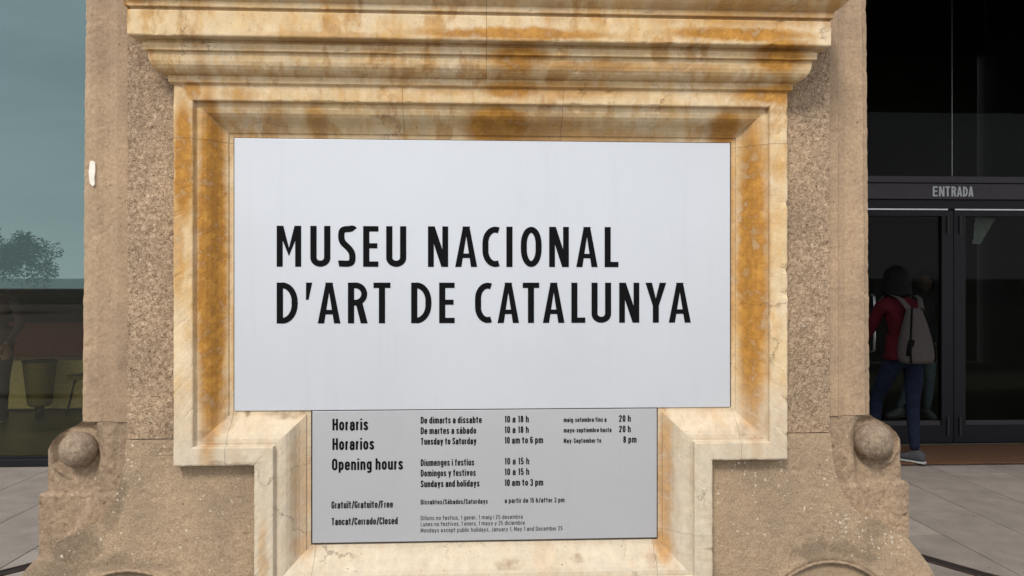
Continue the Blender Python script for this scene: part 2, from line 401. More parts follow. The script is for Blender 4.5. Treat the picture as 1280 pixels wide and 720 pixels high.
def heightfield(name, rows, nx, xin, xout, yfun, mat, side=1, back=.2, amp=.0012, chip=.003):
    """carved stone: for each height z a row from xin(z) to xout(z); side mirrors it about the pier's axis"""
    v, f = [], []
    for z in rows:
        a, b = xin(z), xout(z)
        for i in range(nx+1):
            x = a + (b-a)*i/nx
            X = XC + side*x; y = yfun(x, z)
            d = rough((X, y, z), amp, chip)
            v.append((X + (d*side if i in (nx,) else 0)*.6, y - d, z))
    W = nx+1; n = len(rows)
    for r in range(n-1):
        for i in range(nx):
            q = (r*W+i, r*W+i+1, (r+1)*W+i+1, (r+1)*W+i); f.append(q if side > 0 else q[::-1])
    # outer edge, top and inner edge go back into the pier
    def skirt(idx, flip):
        m0 = len(v)
        for k in idx: v.append((v[k][0], v[k][1]+back, v[k][2]))
        for j in range(len(idx)-1):
            q = (idx[j], m0+j, m0+j+1, idx[j+1]); f.append(q if flip else q[::-1])
    skirt([r*W+nx for r in range(n)], side < 0); skirt([(n-1)*W+i for i in range(nx+1)], side < 0); skirt([r*W for r in range(n)], side > 0)
    me = mesh(name, v, f); bm = bmesh.new(); bm.from_mesh(me); bmesh.ops.recalc_face_normals(bm, faces=bm.faces); bm.to_mesh(me); bm.free()
    return link(name, me, mat, pier)
def lin(a, b, n): return [a + (b-a)*i/n for i in range(n+1)]
def interp(pts):
    def fn(z):
        if z <= pts[0][0]: return pts[0][1]
        for (z0, x0), (z1, x1) in zip(pts, pts[1:]):
            if z <= z1: return x0 + (x1-x0)*(z-z0)/(z1-z0)
        return pts[-1][1]
    return fn
flare = interp([(0, 1.585), (.06, 1.62), (.12, 1.645), (.2, 1.658), (.3, 1.652), (.37, 1.635), (.44, 1.598), (.48, 1.57), (.513, 1.54), (.55, 1.505), (.577, 1.47), (.60, 1.435), (.615, 1.40),
                (.63, 1.365), (.65, 1.325), (.68, 1.29), (.71, 1.266), (.75, 1.245), (.80, 1.228), (.86, 1.216), (.94, 1.21)])
rim = interp([(0, 1.54), (.728, 1.54), (.737, 1.535), (.742, 1.514), (.80, 1.513), (.86, 1.511), (.89, 1.506), (.92, 1.492), (.94, 1.474), (.955, 1.452), (.967, 1.425), (.978, 1.405), (.984, 1.395)])
for s in (-1, 1):
    # hammered wall panel between surround and edge strips
    heightfield('wall_panel', lin(.941, 3.1, 170), 26, lambda z: .98, lambda z: 1.21, lambda x, z: 2.552, M['hammered'], s, .19, .0022, .003)
    # apron with the big rolled foot
    def apron_y(x, z, s=s):
        y = 2.547 + .004*math.sin(z*5)
        r = math.hypot(x-1.208, z-.25)
        r2 = math.hypot(x-1.208, z-.238); y += .008/(1+math.exp((r2-.245)/.004))
        y += -.003*math.exp(-((r2-.262)/.012)**2)
        # foot swells forward towards its rolled edge
        k = min(1, max(0, (.62-z)/.15))*min(1, max(0, (x-1.3)/.15)); y += .02*max(0, (r-.36)/.06)**2*k
        return y
    heightfield('base_block', lin(0, .938, 211), 150, lambda z: .70 if z < .885 else .97, flare, apron_y, M['base'], s, .3, .0013, .002)
    # stepped strip at the edge: profile across
    prof = [(1.20, 2.622), (1.276, 2.622), (1.282, 2.628), (1.310, 2.640), (1.330, 2.640), (1.342, 2.636), (1.372, 2.636), (1.380, 2.644), (1.398, 2.654), (1.402, 2.80)]
    v, f = [], []; zs = lin(.9855, 3.6, 190)
    for z in zs:
        for i, (x, y) in enumerate(prof):
            X = XC + s*(x + (.012 if i >= 5 else 0) - .012*(z-.98)/1.5*(1 if i >= 6 else 0)); d = rough((X, y, z), .0012, .0028 if i in (7, 8) else .0015)
            v.append((X + s*d*(1.5 if i >= 7 else .3), y-d, z))
    W = len(prof)
    for r in range(len(zs)-1):
        for i in range(W-1):
            q = (r*W+i, r*W+i+1, (r+1)*W+i+1, (r+1)*W+i); f.append(q if s > 0 else q[::-1])
    link('edge_strip', mesh('edge_strip', v, f), M['strip'], pier)
    # scroll block with its ball
    bx_, bz_ = 1.416, .888
    def scr_y(x, z):
        y = 2.618
        r = math.hypot(x-bx_, z-bz_)
        y += .012*math.exp(-((r-.070)/.022)**2)
        a = math.atan2(z-bz_, x-bx_)
        if a > -1.4: y -= .014*math.exp(-((r-.098)/.011)**2)*min(1, (a+1.4)*2)*min(1, max(0, (2.3-a)*1.5))
        y += .008/(1+math.exp(-(z-.735)/.003))
        # the strip runs down inside the ball and sweeps outwards beneath it
        xs_ = 1.35 + max(0, .80-z)**2*2.2
        y += .026/(1+math.exp(-(x-xs_)/.006))
        return y
    sb = heightfield('scroll_block', lin(0, .984, 230), 84, lambda z: 1.19, lambda z: rim(z)+.013, scr_y, M['scroll'], s, .5, .0014, .004)
    bm = bmesh.new(); bmesh.ops.create_uvsphere(bm, u_segments=40, v_segments=24, radius=.062 if s < 0 else .069)
    for vv in bm.verts:
        d = noise.noise(vv.co*60)*.0016 + noise.noise(vv.co*28)*.0028 + noise.noise(vv.co*9)*.003; vv.co = vv.co*(1+d/.072)
        vv.co.y *= .92; vv.co += Vector((XC + s*bx_, 2.640, bz_))
    ball = bmobj('ball', bm, M['ball'], sb, True)
# raised ring round the eye of each rolled foot
for s in (-1, 1):
    tube('ring_moulding', [(XC+s*1.208+.248*math.cos(R(a)), 2.545+.002*math.sin(a*3), (.238 if s > 0 else .252)+.248*math.sin(R(a))) for a in range(-62, 243, 3)], .006, M['scroll'], pier, 10)
box('base_block', XC-.70, XC+.70, 2.545, 2.75, 0, .40, M['base'], pier, .004)
box('wall_panel', XC-.975, XC+.975, 2.556, 2.75, 2.14, 3.1, M['hammered'], pier, .003)
box('top_block', XC-1.39, XC+1.39, 2.66, 3.6, 3.6, 4.4, M['strip'], pier, .01)
box('top_block', XC-1.16, XC+1.16, 2.54, 2.78, 3.103, 4.4, M['hammered'], pier, .01)
# dab of pale filler on the left edge strip
bm = bmesh.new(); fx, fz = px(109.5, 216, 2.62)
for k in range(4): pass
pts = [(-.009, -.034), (.002, -.046), (.008, -.038), (.007, -.012), (.010, .012), (.009, .036), (.000, .044), (-.008, .041), (-.012, .0)]
a = [bm.verts.new((fx+.011+p[0], 2.629, fz+p[1])) for p in pts]; b = [bm.verts.new((fx+.011+p[0]*1.15, 2.65, fz+p[1]*1.05)) for p in pts]
bm.faces.new(a[::-1]) if False else bm.faces.new(a)
for k in range(9): bm.faces.new((a[k], b[k], b[(k+1) % 9], a[(k+1) % 9]))
bmesh.ops.recalc_face_normals(bm, faces=bm.faces); bmobj('filler_patch', bm, M['filler'], pier)

# ---- moulded surround: profile swept round a T shaped path, cut into stones
FP = [(-.975, 2.073), (.975, 2.073), (.975, .921), (.712, .921), (.712, .455), (-.712, .455), (-.712, .921), (-.975, .921)]   # inner face edge, clockwise, relative to XC
# u: distance inward from that edge (negative = the flat face), y: depth
PROF = [(-.064, 2.575), (-.064, 2.512), (-.0635, 2.505), (-.061, 2.5015), (-.057, 2.5), (-.03, 2.4995), (-.005, 2.5), (-.001, 2.5015), (.0005, 2.505), (.001, 2.518), (.003, 2.521), (.010, 2.520),
        (.022, 2.521), (.035, 2.527), (.046, 2.537), (.055, 2.549), (.063, 2.561), (.073, 2.571), (.084, 2.577), (.090, 2.580), (.092, 2.586), (.1055, 2.588), (.107, 2.600)]
def seglen(p, q): return math.hypot(q[0]-p[0], q[1]-p[1])
def frame_block(path, name='frame_block'):
    """path: points; interior ones are mitred corners, ends are plain joints"""
    n = len(path); nor = []
    for i in range(n-1):
        dx, dz = path[i+1][0]-path[i][0], path[i+1][1]-path[i][1]; L = math.hypot(dx, dz)
        nor.append((dz/L, -dx/L))            # inward for clockwise paths
    stations = []
    for i in range(n-1):
        p, q = path[i], path[i+1]; L = seglen(p, q); k = max(1, int(L/.009))
        na = nor[i] if i == 0 else None
        def miter(j):
            if j == 0: return nor[0]
            if j == n-1: return nor[-1]
            a_, b_ = nor[j-1], nor[j]; m = (a_[0]+b_[0], a_[1]+b_[1]); c = 1 + a_[0]*b_[0] + a_[1]*b_[1]
            return (m[0]/c, m[1]/c)
        m0, m1 = miter(i), miter(i+1)
        for t in range(k + (1 if i == n-2 else 0)):
            tt = t/k; stations.append((p, q, tt, m0, m1))
    v, f = [], []; W = len(PROF)
    for si, (p, q, tt, m0, m1) in enumerate(stations):
        for j, (u, y) in enumerate(PROF):
            a = (p[0]+m0[0]*u, p[1]+m0[1]*u); b = (q[0]+m1[0]*u, q[1]+m1[1]*u)
            X = XC + a[0]+(b[0]-a[0])*tt; Z = a[1]+(b[1]-a[1])*tt
            edge = j in (1, 2, 3, 4, 7, 8)
            d = rough((X, y, Z), .0010, .0042 if edge else .0015)
            vx = q[0]-p[0]; vz = q[1]-p[1]; L = math.hypot(vx, vz); nx_, nz_ = vz/L, -vx/L
            if tt in (0, 1) and si not in (0, len(stations)-1): nx_ = nz_ = 0
            k = (1 if j < 5 else 0)
            v.append((X - nx_*d*k, y - d, Z - nz_*d*k))
    for r in range(len(stations)-1):
        for i in range(W-1): f.append((r*W+i, r*W+i+1, (r+1)*W+i+1, (r+1)*W+i))
    # end caps (backed at y 2.62) so joints read as gaps between solid stones
    for r in (0, len(stations)-1):
        m0_ = len(v); base = [r*W+i for i in range(W)]
        for k in base: v.append((v[k][0], 2.615, v[k][2]))
        for i in range(W-1): f.append((base[i], m0_+i, m0_+i+1, base[i+1]))
    me = mesh(name, v, f); bm = bmesh.new(); bm.from_mesh(me); bmesh.ops.recalc_face_normals(bm, faces=bm.faces); bm.to_mesh(me); bm.free()
    o = link(name, me, M['cream'], pier)
    # make sure the face looks towards the viewer
    s_ = sum(p.normal.y*p.area for p in me.polygons if p.center.y < 2.59)
    if s_ > 0: me.flip_normals()
    return o
G = .0005
j1, j2 = px(503, 150)[0]-XC, px(704, 150)[0]-XC
jz = px(600, 176)[1]; jl, jr = px(281, 550)[0]-XC, px(927, 550)[0]-XC
jt = .475
frame_block([(-.975, jz+G), (-.975, 2.073), (j1-G, 2.073)]); frame_block([(j1+G, 2.073), (j2-G, 2.073)]); frame_block([(j2+G, 2.073), (.975, 2.073), (.975, jz+G)])
frame_block([(.975, jz-G), (.975, .921), (jr+G, .921)]); frame_block([(jr-G, .921), (.712, .921), (.712, .60+G)]); frame_block([(.712, .60-G), (.712, .455), (.588+G, .455)])
frame_block([(.588-G, .455), (-.59+G, .455)]); frame_block([(-.59-G, .455), (-.712, .455), (-.712, .921), (jl+G, .921)]); frame_block([(jl-G, .921), (-.975, .921), (-.975, jz-G)])

# ---- cornice: profile (projection beyond the face plane, height), swept left return - front - right return
CP = [(-.004, 2.122), (.009, 2.129), (.011, 2.131), (.0115, 2.150), (.010, 2.1525), (.013, 2.1535), (.022, 2.1545), (.032, 2.158), (.042, 2.1655), (.050, 2.176), (.0545, 2.188), (.0565, 2.201), (.057, 2.213), (.0565, 2.2155),
      (.067, 2.217), (.069, 2.2185), (.0695, 2.240), (.067, 2.2425), (.062, 2.2445), (.060, 2.252), (.097, 2.2525), (.100, 2.2545), (.1015, 2.258), (.1015, 2.295), (.1015, 2.330), (.100, 2.334), (.094, 2.338), (.0945, 2.342), (.107, 2.3435),
      (.108, 2.346), (.108, 2.360), (.106, 2.362), (.112, 2.366), (.128, 2.376), (.145, 2.392), (.154, 2.412), (.157, 2.434), (.168, 2.437), (.169, 2.468), (.163, 2.474), (.02, 2.51), (-.05, 2.515)]
def cornice_block(pa, pb, corner):
    """pa..pb along the front (relative x of the face plane); corner -1/1 adds the return at that end"""
    H = 1.039; v, f = [], []; W = len(CP); st = []
    if corner < 0:
        for y in lin(2.58, 2.5, 6): st.append(('L', y))
        for x in lin(-H, pb, int((pb+H)/.010))[1:]: st.append(('F', x))
    else:
        for x in lin(pa, H, int((H-pa)/.010))[:-1]: st.append(('F', x))
        for y in lin(2.5, 2.58, 6): st.append(('R', y))
    for kind, a in st:
        for j, (p, z) in enumerate(CP):
            if kind == 'F':
                x = a; frac = (a - (-H))/(2*H)
                X = XC + (-H-p + (2*H+2*p)*frac); Y = 2.5-p; nx_, ny_ = 0, -1
                if abs(a) > H-1e-6: nx_, ny_ = 0, 0
            elif kind == 'L': X = XC - H - p; Y = a - p*(2.58-a)/.08; nx_, ny_ = -1, 0
            else: X = XC + H + p; Y = a - p*(2.58-a)/.08; nx_, ny_ = 1, 0
            if kind != 'F' and a <= 2.5+1e-6: nx_, ny_ = 0, 0
            edge = j in (20, 21, 22, 24, 25, 15, 16, 29, 3)
            d = rough((X, Y, z), .0009, .0055 if edge else .0018)
            v.append((X + nx_*d, Y + ny_*d, z - (d*.7 if edge else d*.3)))
    # 'F' stations are laid out so that the fraction along the front stretches with the projection
    for r in range(len(st)-1):
        for i in range(W-1): f.append((r*W+i, (r+1)*W+i, (r+1)*W+i+1, r*W+i+1))
    r = len(st)-1 if corner < 0 else 0
    m0_ = len(v); base = [r*W+i for i in range(W)]
    for k in base: v.append((v[k][0], 2.6, v[k][2]))
    for i in range(W-1): f.append((base[i], m0_+i, m0_+i+1, base[i+1]))
    me = mesh('cornice_block', v, f); bm = bmesh.new(); bm.from_mesh(me); bmesh.ops.recalc_face_normals(bm, faces=bm.faces); bm.to_mesh(me); bm.free()
    link('cornice_block', me, M['cream'], pier)
jc = px(608, 40, 2.42)[0]-XC
cornice_block(None, jc-G, -1); cornice_block(jc+G, None, 1)

# ------------------------------------------------------------------ lettering
def ribbon(pts, wd):
    """outline quads of a stroke of width wd along pts"""
    v = []; P_ = []
    for q in pts:
        q = Vector(q)
        if not P_ or (q-P_[-1]).length > 1e-5: P_.append(q)
    for i, q in enumerate(P_):
        if i in (0, len(P_)-1):
            d = (P_[1]-P_[0]) if i == 0 else (P_[-1]-P_[-2]); d.normalize(); n = Vector((-d.y, d.x)); k = wd/2
        else:
            a = (q-P_[i-1]).normalized(); b = (P_[i+1]-q).normalized(); d = (a+b).normalized(); n = Vector((-d.y, d.x)); k = wd/2/max(.5, n.dot(Vector((-a.y, a.x))))
        v.append(q+n*k); v.append(q-n*k)
    return [[v[2*i], v[2*i+1], v[2*i+3], v[2*i+2]] for i in range(len(P_)-1)]
def arc(cx, cy, rx, ry, a0, a1, n=14): return [(cx+rx*math.cos(R(a0+(a1-a0)*i/n)), cy+ry*math.sin(R(a0+(a1-a0)*i/n))) for i in range(n+1)]
def bez(p0, p1, p2, p3, n=12):
    return [tuple(sum(c*p[k] for c, p in zip(((1-t)**3, 3*t*(1-t)**2, 3*t*t*(1-t), t**3), (p0, p1, p2, p3))) for k in (0, 1)) for t in [i/n for i in range(n+1)]]
def glyph(ch, W, H, s):
    """convex polygons of one condensed capital of width W, height H, stem s"""
    h = s/2; t = s*.88
    def R4(x0, x1, y0, y1): return [(x0, y0), (x1, y0), (x1, y1), (x0, y1)]
    if ch == 'I': return [R4(0, W, 0, H)]
    if ch == 'L': return [R4(0, s, 0, H), R4(s, W, 0, t)]
    if ch == 'T': return [R4(0, W, H-t, H), R4(W/2-h, W/2+h, 0, H-t)]
    if ch == 'E': return [R4(0, s, 0, H), R4(s, W, 0, t), R4(s, W, H-t, H), R4(s, W*.93, H/2-t*.35, H/2+t*.6)]
    if ch == 'M':
        v = H*.26
        return [R4(0, s*.95, 0, H), R4(W-s*.95, W, 0, H), [(0, H), (s*1.05, H), (W/2, v+s*1.3), (W/2, v)], [(W, H), (W/2, v), (W/2, v+s*1.3), (W-s*1.05, H)]]
    if ch == 'N': return [R4(0, s*.95, 0, H), R4(W-s*.95, W, 0, H), [(0, H), (s*1.1, H), (W, 0), (W-s*1.1, 0)]]
    if ch == 'A':
        c = W/2; k = s*1.02
        return [[(0, 0), (k, 0), (c+h*.2, H*.86), (c-k*.42-h*.2, H), ][:4], [(W-k, 0), (W, 0), (c+k*.42+h*.2, H), (c-h*.2, H*.86)], [(c-k*.62, H), (c-h*.4, H*.80), (c+h*.4, H*.80), (c+k*.62, H)], R4(W*.2, W*.8, H*.22, H*.22+t*.85)]
    if ch == 'Y':
        c = W/2; m = H*.42
        return [R4(c-h, c+h, 0, m), [(0, H), (c-h, m), (c+h*.6, m), (s*1.08, H)], [(W, H), (W-s*1.08, H), (c-h*.6, m), (c+h, m)]]
    if ch == 'U':
        r = W/2-h; return [R4(0, s, W*.46, H), R4(W-s, W, W*.46, H)] + ribbon([(h, W*.46+W*.02)] + arc(W/2, W*.46, r, W*.46-h, 180, 360, 18) + [(W-h, W*.46+W*.02)], s)
    if ch == 'O':
        ry = W*.84; r = W/2-h
        return [R4(0, s, ry, H-ry), R4(W-s, W, ry, H-ry)] + ribbon(arc(W/2, ry, r, ry-h, 180, 360, 20), s*.98) + ribbon(arc(W/2, H-ry, r, ry-h, 0, 180, 20), s*.98)
    if ch == 'C':
        ry = W*1.0; r = W*.60
        return [R4(0, s, ry, H-ry)] + ribbon(arc(r+h, H-ry, r, ry-h, 180, 78, 24) + [(W, H-h-H*.018)], s*.98) + ribbon(arc(r+h, ry, r, ry-h, 180, 282, 24) + [(W, h+H*.018)], s*.98)
    if ch == 'D':
        ry = W*.92; r = W*.74-h
        return [R4(0, s, 0, H), R4(W-s, W, ry, H-ry), R4(s, W*.30, 0, t), R4(s, W*.30, H-t, H)] + ribbon([(W*.25, h*.9)] + arc(W-h-r, ry, r, ry-h*.9, 270, 360, 14), s*.95) + ribbon(arc(W-h-r, H-ry, r, ry-h*.9, 0, 90, 14) + [(W*.25, H-h*.9)], s*.95)
    if ch == 'R':
        b = H*.44; ry = (H-b)/2; r = W*.45
        return [R4(0, s, 0, H)] + ribbon([(s*.9, H-h*.9)] + arc(W-h*1.1-r, H-ry, r, ry-h*.9, 90, -90, 18) + [(s*.9, b+h*.9)], s*.95) + [[(W*.40, b+s*.3), (W*.40+s*1.02, b+s*.6), (W, 0), (W-s*1.1, 0)]]
    if ch == 'S':
        q = [((.93*W, .905*H), (.84*W, .965*H), (.72*W, H-h), (.56*W, H-h)), ((.56*W, H-h), (.22*W, H-h), (h, .88*H), (h, .75*H)), ((h, .75*H), (h, .60*H), (.34*W, .565*H), (.5*W, .5*H)),
             ((.5*W, .5*H), (.68*W, .425*H), (W-h, .36*H), (W-h, .245*H)), ((W-h, .245*H), (W-h, .10*H), (.76*W, h), (.44*W, h)), ((.44*W, h), (.28*W, h), (.14*W, h+.012*H), (.03*W, .075*H))]
        p = []
        for c in q: p += bez(*c, 9)
        return ribbon(p, s*1.0)
    if ch == "'": return [[(W*.02, H), (W, H), (W*.42, H*.58), (0, H*.58)]]
    return []
def letter(name, ch, X, Z, W, H, s, Y, mat, parent, th=.0015):
    bm = bmesh.new()
    for k, poly in enumerate(glyph(ch, W, H, s)):
        y = Y - k*1e-5
        vs = [bm.verts.new((X+a, y, Z+b)) for a, b in poly]
        bk = [bm.verts.new((X+a, Y+th, Z+b)) for a, b in poly]
        n = len(vs)
        try:
            bm.faces.new(vs)
            for i in range(n): bm.faces.new((vs[i], bk[i], bk[(i+1) % n], vs[(i+1) % n]))
        except ValueError: pass
    bmesh.ops.recalc_face_normals(bm, faces=bm.faces)
    return bmobj(name, bm, mat, parent)
SY = 2.583
ts = empty('museum_sign', (XC, SY, 1.027), 'large pale sign plate with bold black capitals in the stone surround, above the hours plate', 'sign')
box('plate', -.829, .9015, SY, SY+.012, 1.0275, 1.9645, M['sign'], ts, .0012)
box('edge_trim', -.834, .906, SY+.008, SY+.0165, 1.0275, 1.969, M['trim'], ts)  # dark backing plate drawing the gap shadow round the sign
L1 = [('M', 346, 376.5), ('U', 388, 413), ('S', 422.8, 444.5), ('E', 454, 473), ('U', 482.8, 507.8), ('N', 535, 560.2), ('A', 569, 596.5), ('C', 603, 623.5), ('I', 633, 640.6), ('O', 651, 677), ('N', 686.5, 711), ('A', 720.3, 747), ('L', 755.8, 773)]
L2 = [('D', 346, 372.3), ("'", 382.5, 390.3), ('A', 397.3, 425.6), ('R', 435, 459.6), ('T', 467, 488), ('D', 514, 539.4), ('E', 549, 568.3), ('C', 593.8, 613.8), ('A', 622, 648.8), ('T', 653.4, 674), ('A', 678.6, 705.6), ('L', 714.2, 731.6), ('U', 739.4, 763.8), ('N', 774, 799), ('Y', 806.8, 832.6), ('A', 836, 863.4)]
for L, yb, yt in ((L1, 333.6, 282.6), (L2, 403.7, 352.7)):
    z0 = px(600, yb+.1, SY)[1]; z1 = px(600, yt+.6, SY)[1]
    for ch, a, b in L:
        Xa, Xb = px(a, 360, SY)[0], px(b, 360, SY)[0]
        letter('letter', ch, Xa, z0, Xb-Xa, z1-z0, .0212, SY-.0015, M['ink'], ts)

hs = empty('opening_hours_sign', (XC, SY, .567), 'small grey opening hours plate under the large museum sign', 'sign')
box('plate', -.564, .6385, SY, SY+.012, .569, 1.0245, M['sign2'], hs, .0012)
box('edge_trim', -.568, .642, SY+.008, SY+.0165, .566, 1.0265, M['trim'], hs)  # same painted gap shadow round the hours plate
XH, HS = .74, .5
def small_glyph(c, bold):
    """centre-line strokes of one condensed letter: (width, strokes), cap height 1; x runs 0..width at the stroke centres"""
    X = XH; w = .30
    def arch(x0, x1, y, top, n=8): return arc((x0+x1)/2, y, (x1-x0)/2, top-y, 180, 0, n)
    def cup(x0, x1, y, bot, n=8): return arc((x0+x1)/2, y, (x1-x0)/2, y-bot, 180, 360, n)
    e = .075 if bold else .04     # half a stroke: how far centre lines stay inside the letter's height
    def oval(x0, x1, y0, y1): 
        ry = min(.2, (y1-y0)/2); return arch(x0, x1, y1-ry, y1) + cup(x0, x1, y0+ry, y0)[::-1] + [(x0, y1-ry)]
    b, t = e, X-e; T = 1-e
    D = {
     'a': (w, [[(.02, X-.19)] + arch(.02, w, X-.20, t) + [(w, 0)], [(w, .43), (w*.5, .40)] + arc(w*.45, .22, w*.45, .18, 90, 270, 8) + [(w, .17)]]),
     'b': (w, [[(0, 0), (0, 1)], oval(0, w, b, t)]), 'd': (w, [[(w, 0), (w, 1)], oval(0, w, b, t)]),
     'p': (w, [[(0, -.22), (0, X)], oval(0, w, b, t)]), 'o': (w, [oval(0, w, b, t)]),
     'g': (w, [oval(0, w, b+.04, t), [(w, X), (w, -.06)] + arc(w/2, -.06, w/2, .12, 0, -160, 8)]),
     'c': (w*.92, [[(w*.92, X-.24)] + arch(0, w*.92, X-.20, t)[::-1] + cup(0, w*.92, .2, b) + [(w*.92, .25)]]),
     'e': (w, [[(0, .37), (w, .37), (w, X-.2)] + arch(0, w, X-.20, t)[::-1] + cup(0, w, .2, b) + [(w, .22)]]),
     'f': (.26, [[(.07, 0), (.07, .80)] + arc(.21, .80, .14, T-.80, 180, 85, 6), [(-.13, X-.06), (.27, X-.06)]]),
     't': (.25, [[(.07, .94), (.07, .17)] + arc(.21, .17, .14, .17-b, 180, 275, 6), [(-.13, X-.06), (.27, X-.06)]]),
     'h': (w, [[(0, 0), (0, 1)], arch(0, w, X-.20, t) + [(w, 0)]]), 'n': (w, [[(0, 0), (0, X)], arch(0, w, X-.20, t) + [(w, 0)]]),
     'm': (.58, [[(0, 0), (0, X)], arch(0, .29, X-.20, t) + [(.29, 0)], arch(.29, .58, X-.20, t) + [(.58, 0)]]),
     'r': (.17, [[(0, 0), (0, X)], arc(.17, X-.22, .17, .22-e, 180, 95, 5)]),
     'u': (w, [[(w, 0), (w, X)], [(0, X)] + cup(0, w, .2, b)]), 'i': (0, [[(0, 0), (0, X)], [(0, .87), (0, 1)]]), 'l': (0, [[(0, 0), (0, 1)]]),
     's': (w*.88, [[(w*.86, X-.20)] + arc(w*.44, X-.19, w*.42, .19-e, 20, 190, 8) + [(w*.2, .42), (w*.66, .33)] + arc(w*.44, .18, w*.44, .18-e, 25, -200, 9)]),
     'v': (.34, [[(0, X), (.17, .02)], [(.34, X), (.17, .02)]]), 'y': (.34, [[(0, X), (.17, .06)], [(.34, X), (.14, -.12), (.03, -.17)]]),
     'x': (w, [[(0, X), (w, 0)], [(w, X), (0, 0)]]), 'z': (w, [[(0, t), (w, t), (0, b), (w, b)]]),
     '/': (.26, [[(0, -.06), (.26, 1.04)]]), ',': (0, [[(.01, .09), (-.03, -.12)]]), '.': (0, [[(0, 0), (0, .13)]]), '-': (.14, [[(0, .36), (.14, .36)]]),
     'H': (.34, [[(0, 0), (0, 1)], [(.34, 0), (.34, 1)], [(0, .52), (.34, .52)]]), 'O': (.34, [oval(0, .34, e, T)]), 'D': (.34, [[(0, 0), (0, 1)], [(0, T), (.12, T)] + arc(.13, T-.24, .21, .24, 90, 0, 6) + arc(.13, e+.24, .21, .24, 0, -90, 6) + [(0, e)]]),
     'C': (.33, [[(.33, .70)] + arch(0, .33, T-.22, T)[::-1] + cup(0, .33, e+.22, e) + [(.33, .32)]]), 'G': (.34, [[(.33, .70)] + arch(0, .33, T-.22, T)[::-1] + cup(0, .34, e+.22, e) + [(.34, .46), (.19, .46)]]),
     'S': (.33, [[(.32, .74)] + arc(.165, .75, .16, .25-e, 10, 195, 9) + [(.08, .56), (.25, .43)] + arc(.165, .25, .165, .25-e, 25, -190, 10)]),
     'T': (.34, [[(-.04, T), (.38, T)], [(.17, 0), (.17, T)]]), 'F': (.27, [[(0, 0), (0, 1)], [(0, T), (.28, T)], [(0, .52), (.24, .52)]]), 'L': (.27, [[(0, 1), (0, e), (.28, e)]]),
     'M': (.44, [[(0, 0), (0, 1)], [(.44, 0), (.44, 1)], [(.02, .97), (.22, .22), (.42, .97)]]), 'J': (.25, [[(.25, 1), (.25, .2)] + arc(.125, .2, .125, .2-e, 0, -180, 8)]),
     '0': (.28, [oval(0, .28, e, T)]), '1': (.12, [[(.12, 0), (.12, 1)], [(.12, .88), (-.02, .80)]]),
     '2': (.28, [[(.0, .72)] + arc(.14, .76, .14, .24-e, 175, -15, 9) + [(.0, .12), (0, e), (.29, e)]]),
     '3': (.28, [arc(.135, .75, .14, .25-e, 170, -75, 9) + [(.12, .53)], [(.12, .53)] + arc(.135, .28, .145, .25, 80, -170, 10)]),
     '5': (.28, [[(.27, T), (.03, T), (.02, .52)] + arc(.135, .32, .145, .26, 110, -165, 11)]),
     '6': (.28, [oval(0, .28, e, .60), [(0, .3), (0, .74)] + arc(.14, .76, .14, .24-e, 180, 15, 8)]),
     '8': (.28, [oval(.015, .265, .52, T), oval(0, .28, e, .52)])}
    acc = None
    if c in 'áï': acc, c = c, {'á': 'a', 'ï': 'i'}[c]
    wd, st = D[c]; st = [list(k) for k in st]
    if acc == 'á': st.append([(.12, .84), (.20, 1.0)])
    if acc == 'ï': st = [st[0], [(-.09, .87), (-.09, .99)], [(.09, .87), (.09, .99)]]
    return wd, st
def text_line(s, x0, x1, yb, cap, bold, parent, mat, Y=SY):
    X0 = px(x0, yb, Y)[0]; X1 = px(x1, yb, Y)[0]; Z = px(x0, yb, Y)[1]; H = cap*.0028
    sw = .178 if bold else .122; gap = .315 if bold else .25
    adv, x = [], 0
    for c in s:
        if c == ' ': x += .27; adv.append(None); continue
        wd, st = small_glyph(c, bold); adv.append((x, wd, st)); x += wd + gap*(.8 if c in 'rtf/' else 1)
    total = x - gap; k = (X1-X0-sw*H)/(total*H)         # horizontal fit of the centre lines
    bm = bmesh.new(); n = 0
    for a in adv:
        if a is None: continue
        for stroke in a[2]:
            pts = [(X0 + sw*H/2 + (a[0]+p[0])*H*k, Z + p[1]*H) for p in stroke]
            for quad in ribbon(pts, sw*H):
                try: bm.faces.new([bm.verts.new((q[0], Y-.0009-(n % 40)*1e-6, q[1])) for q in quad])
                except ValueError: pass
                n += 1
    for f_ in bm.faces:
        f_.normal_update()
        if f_.normal.y > 0: f_.normal_flip()
    return bmobj('text_line', bm, mat, parent)
B = True
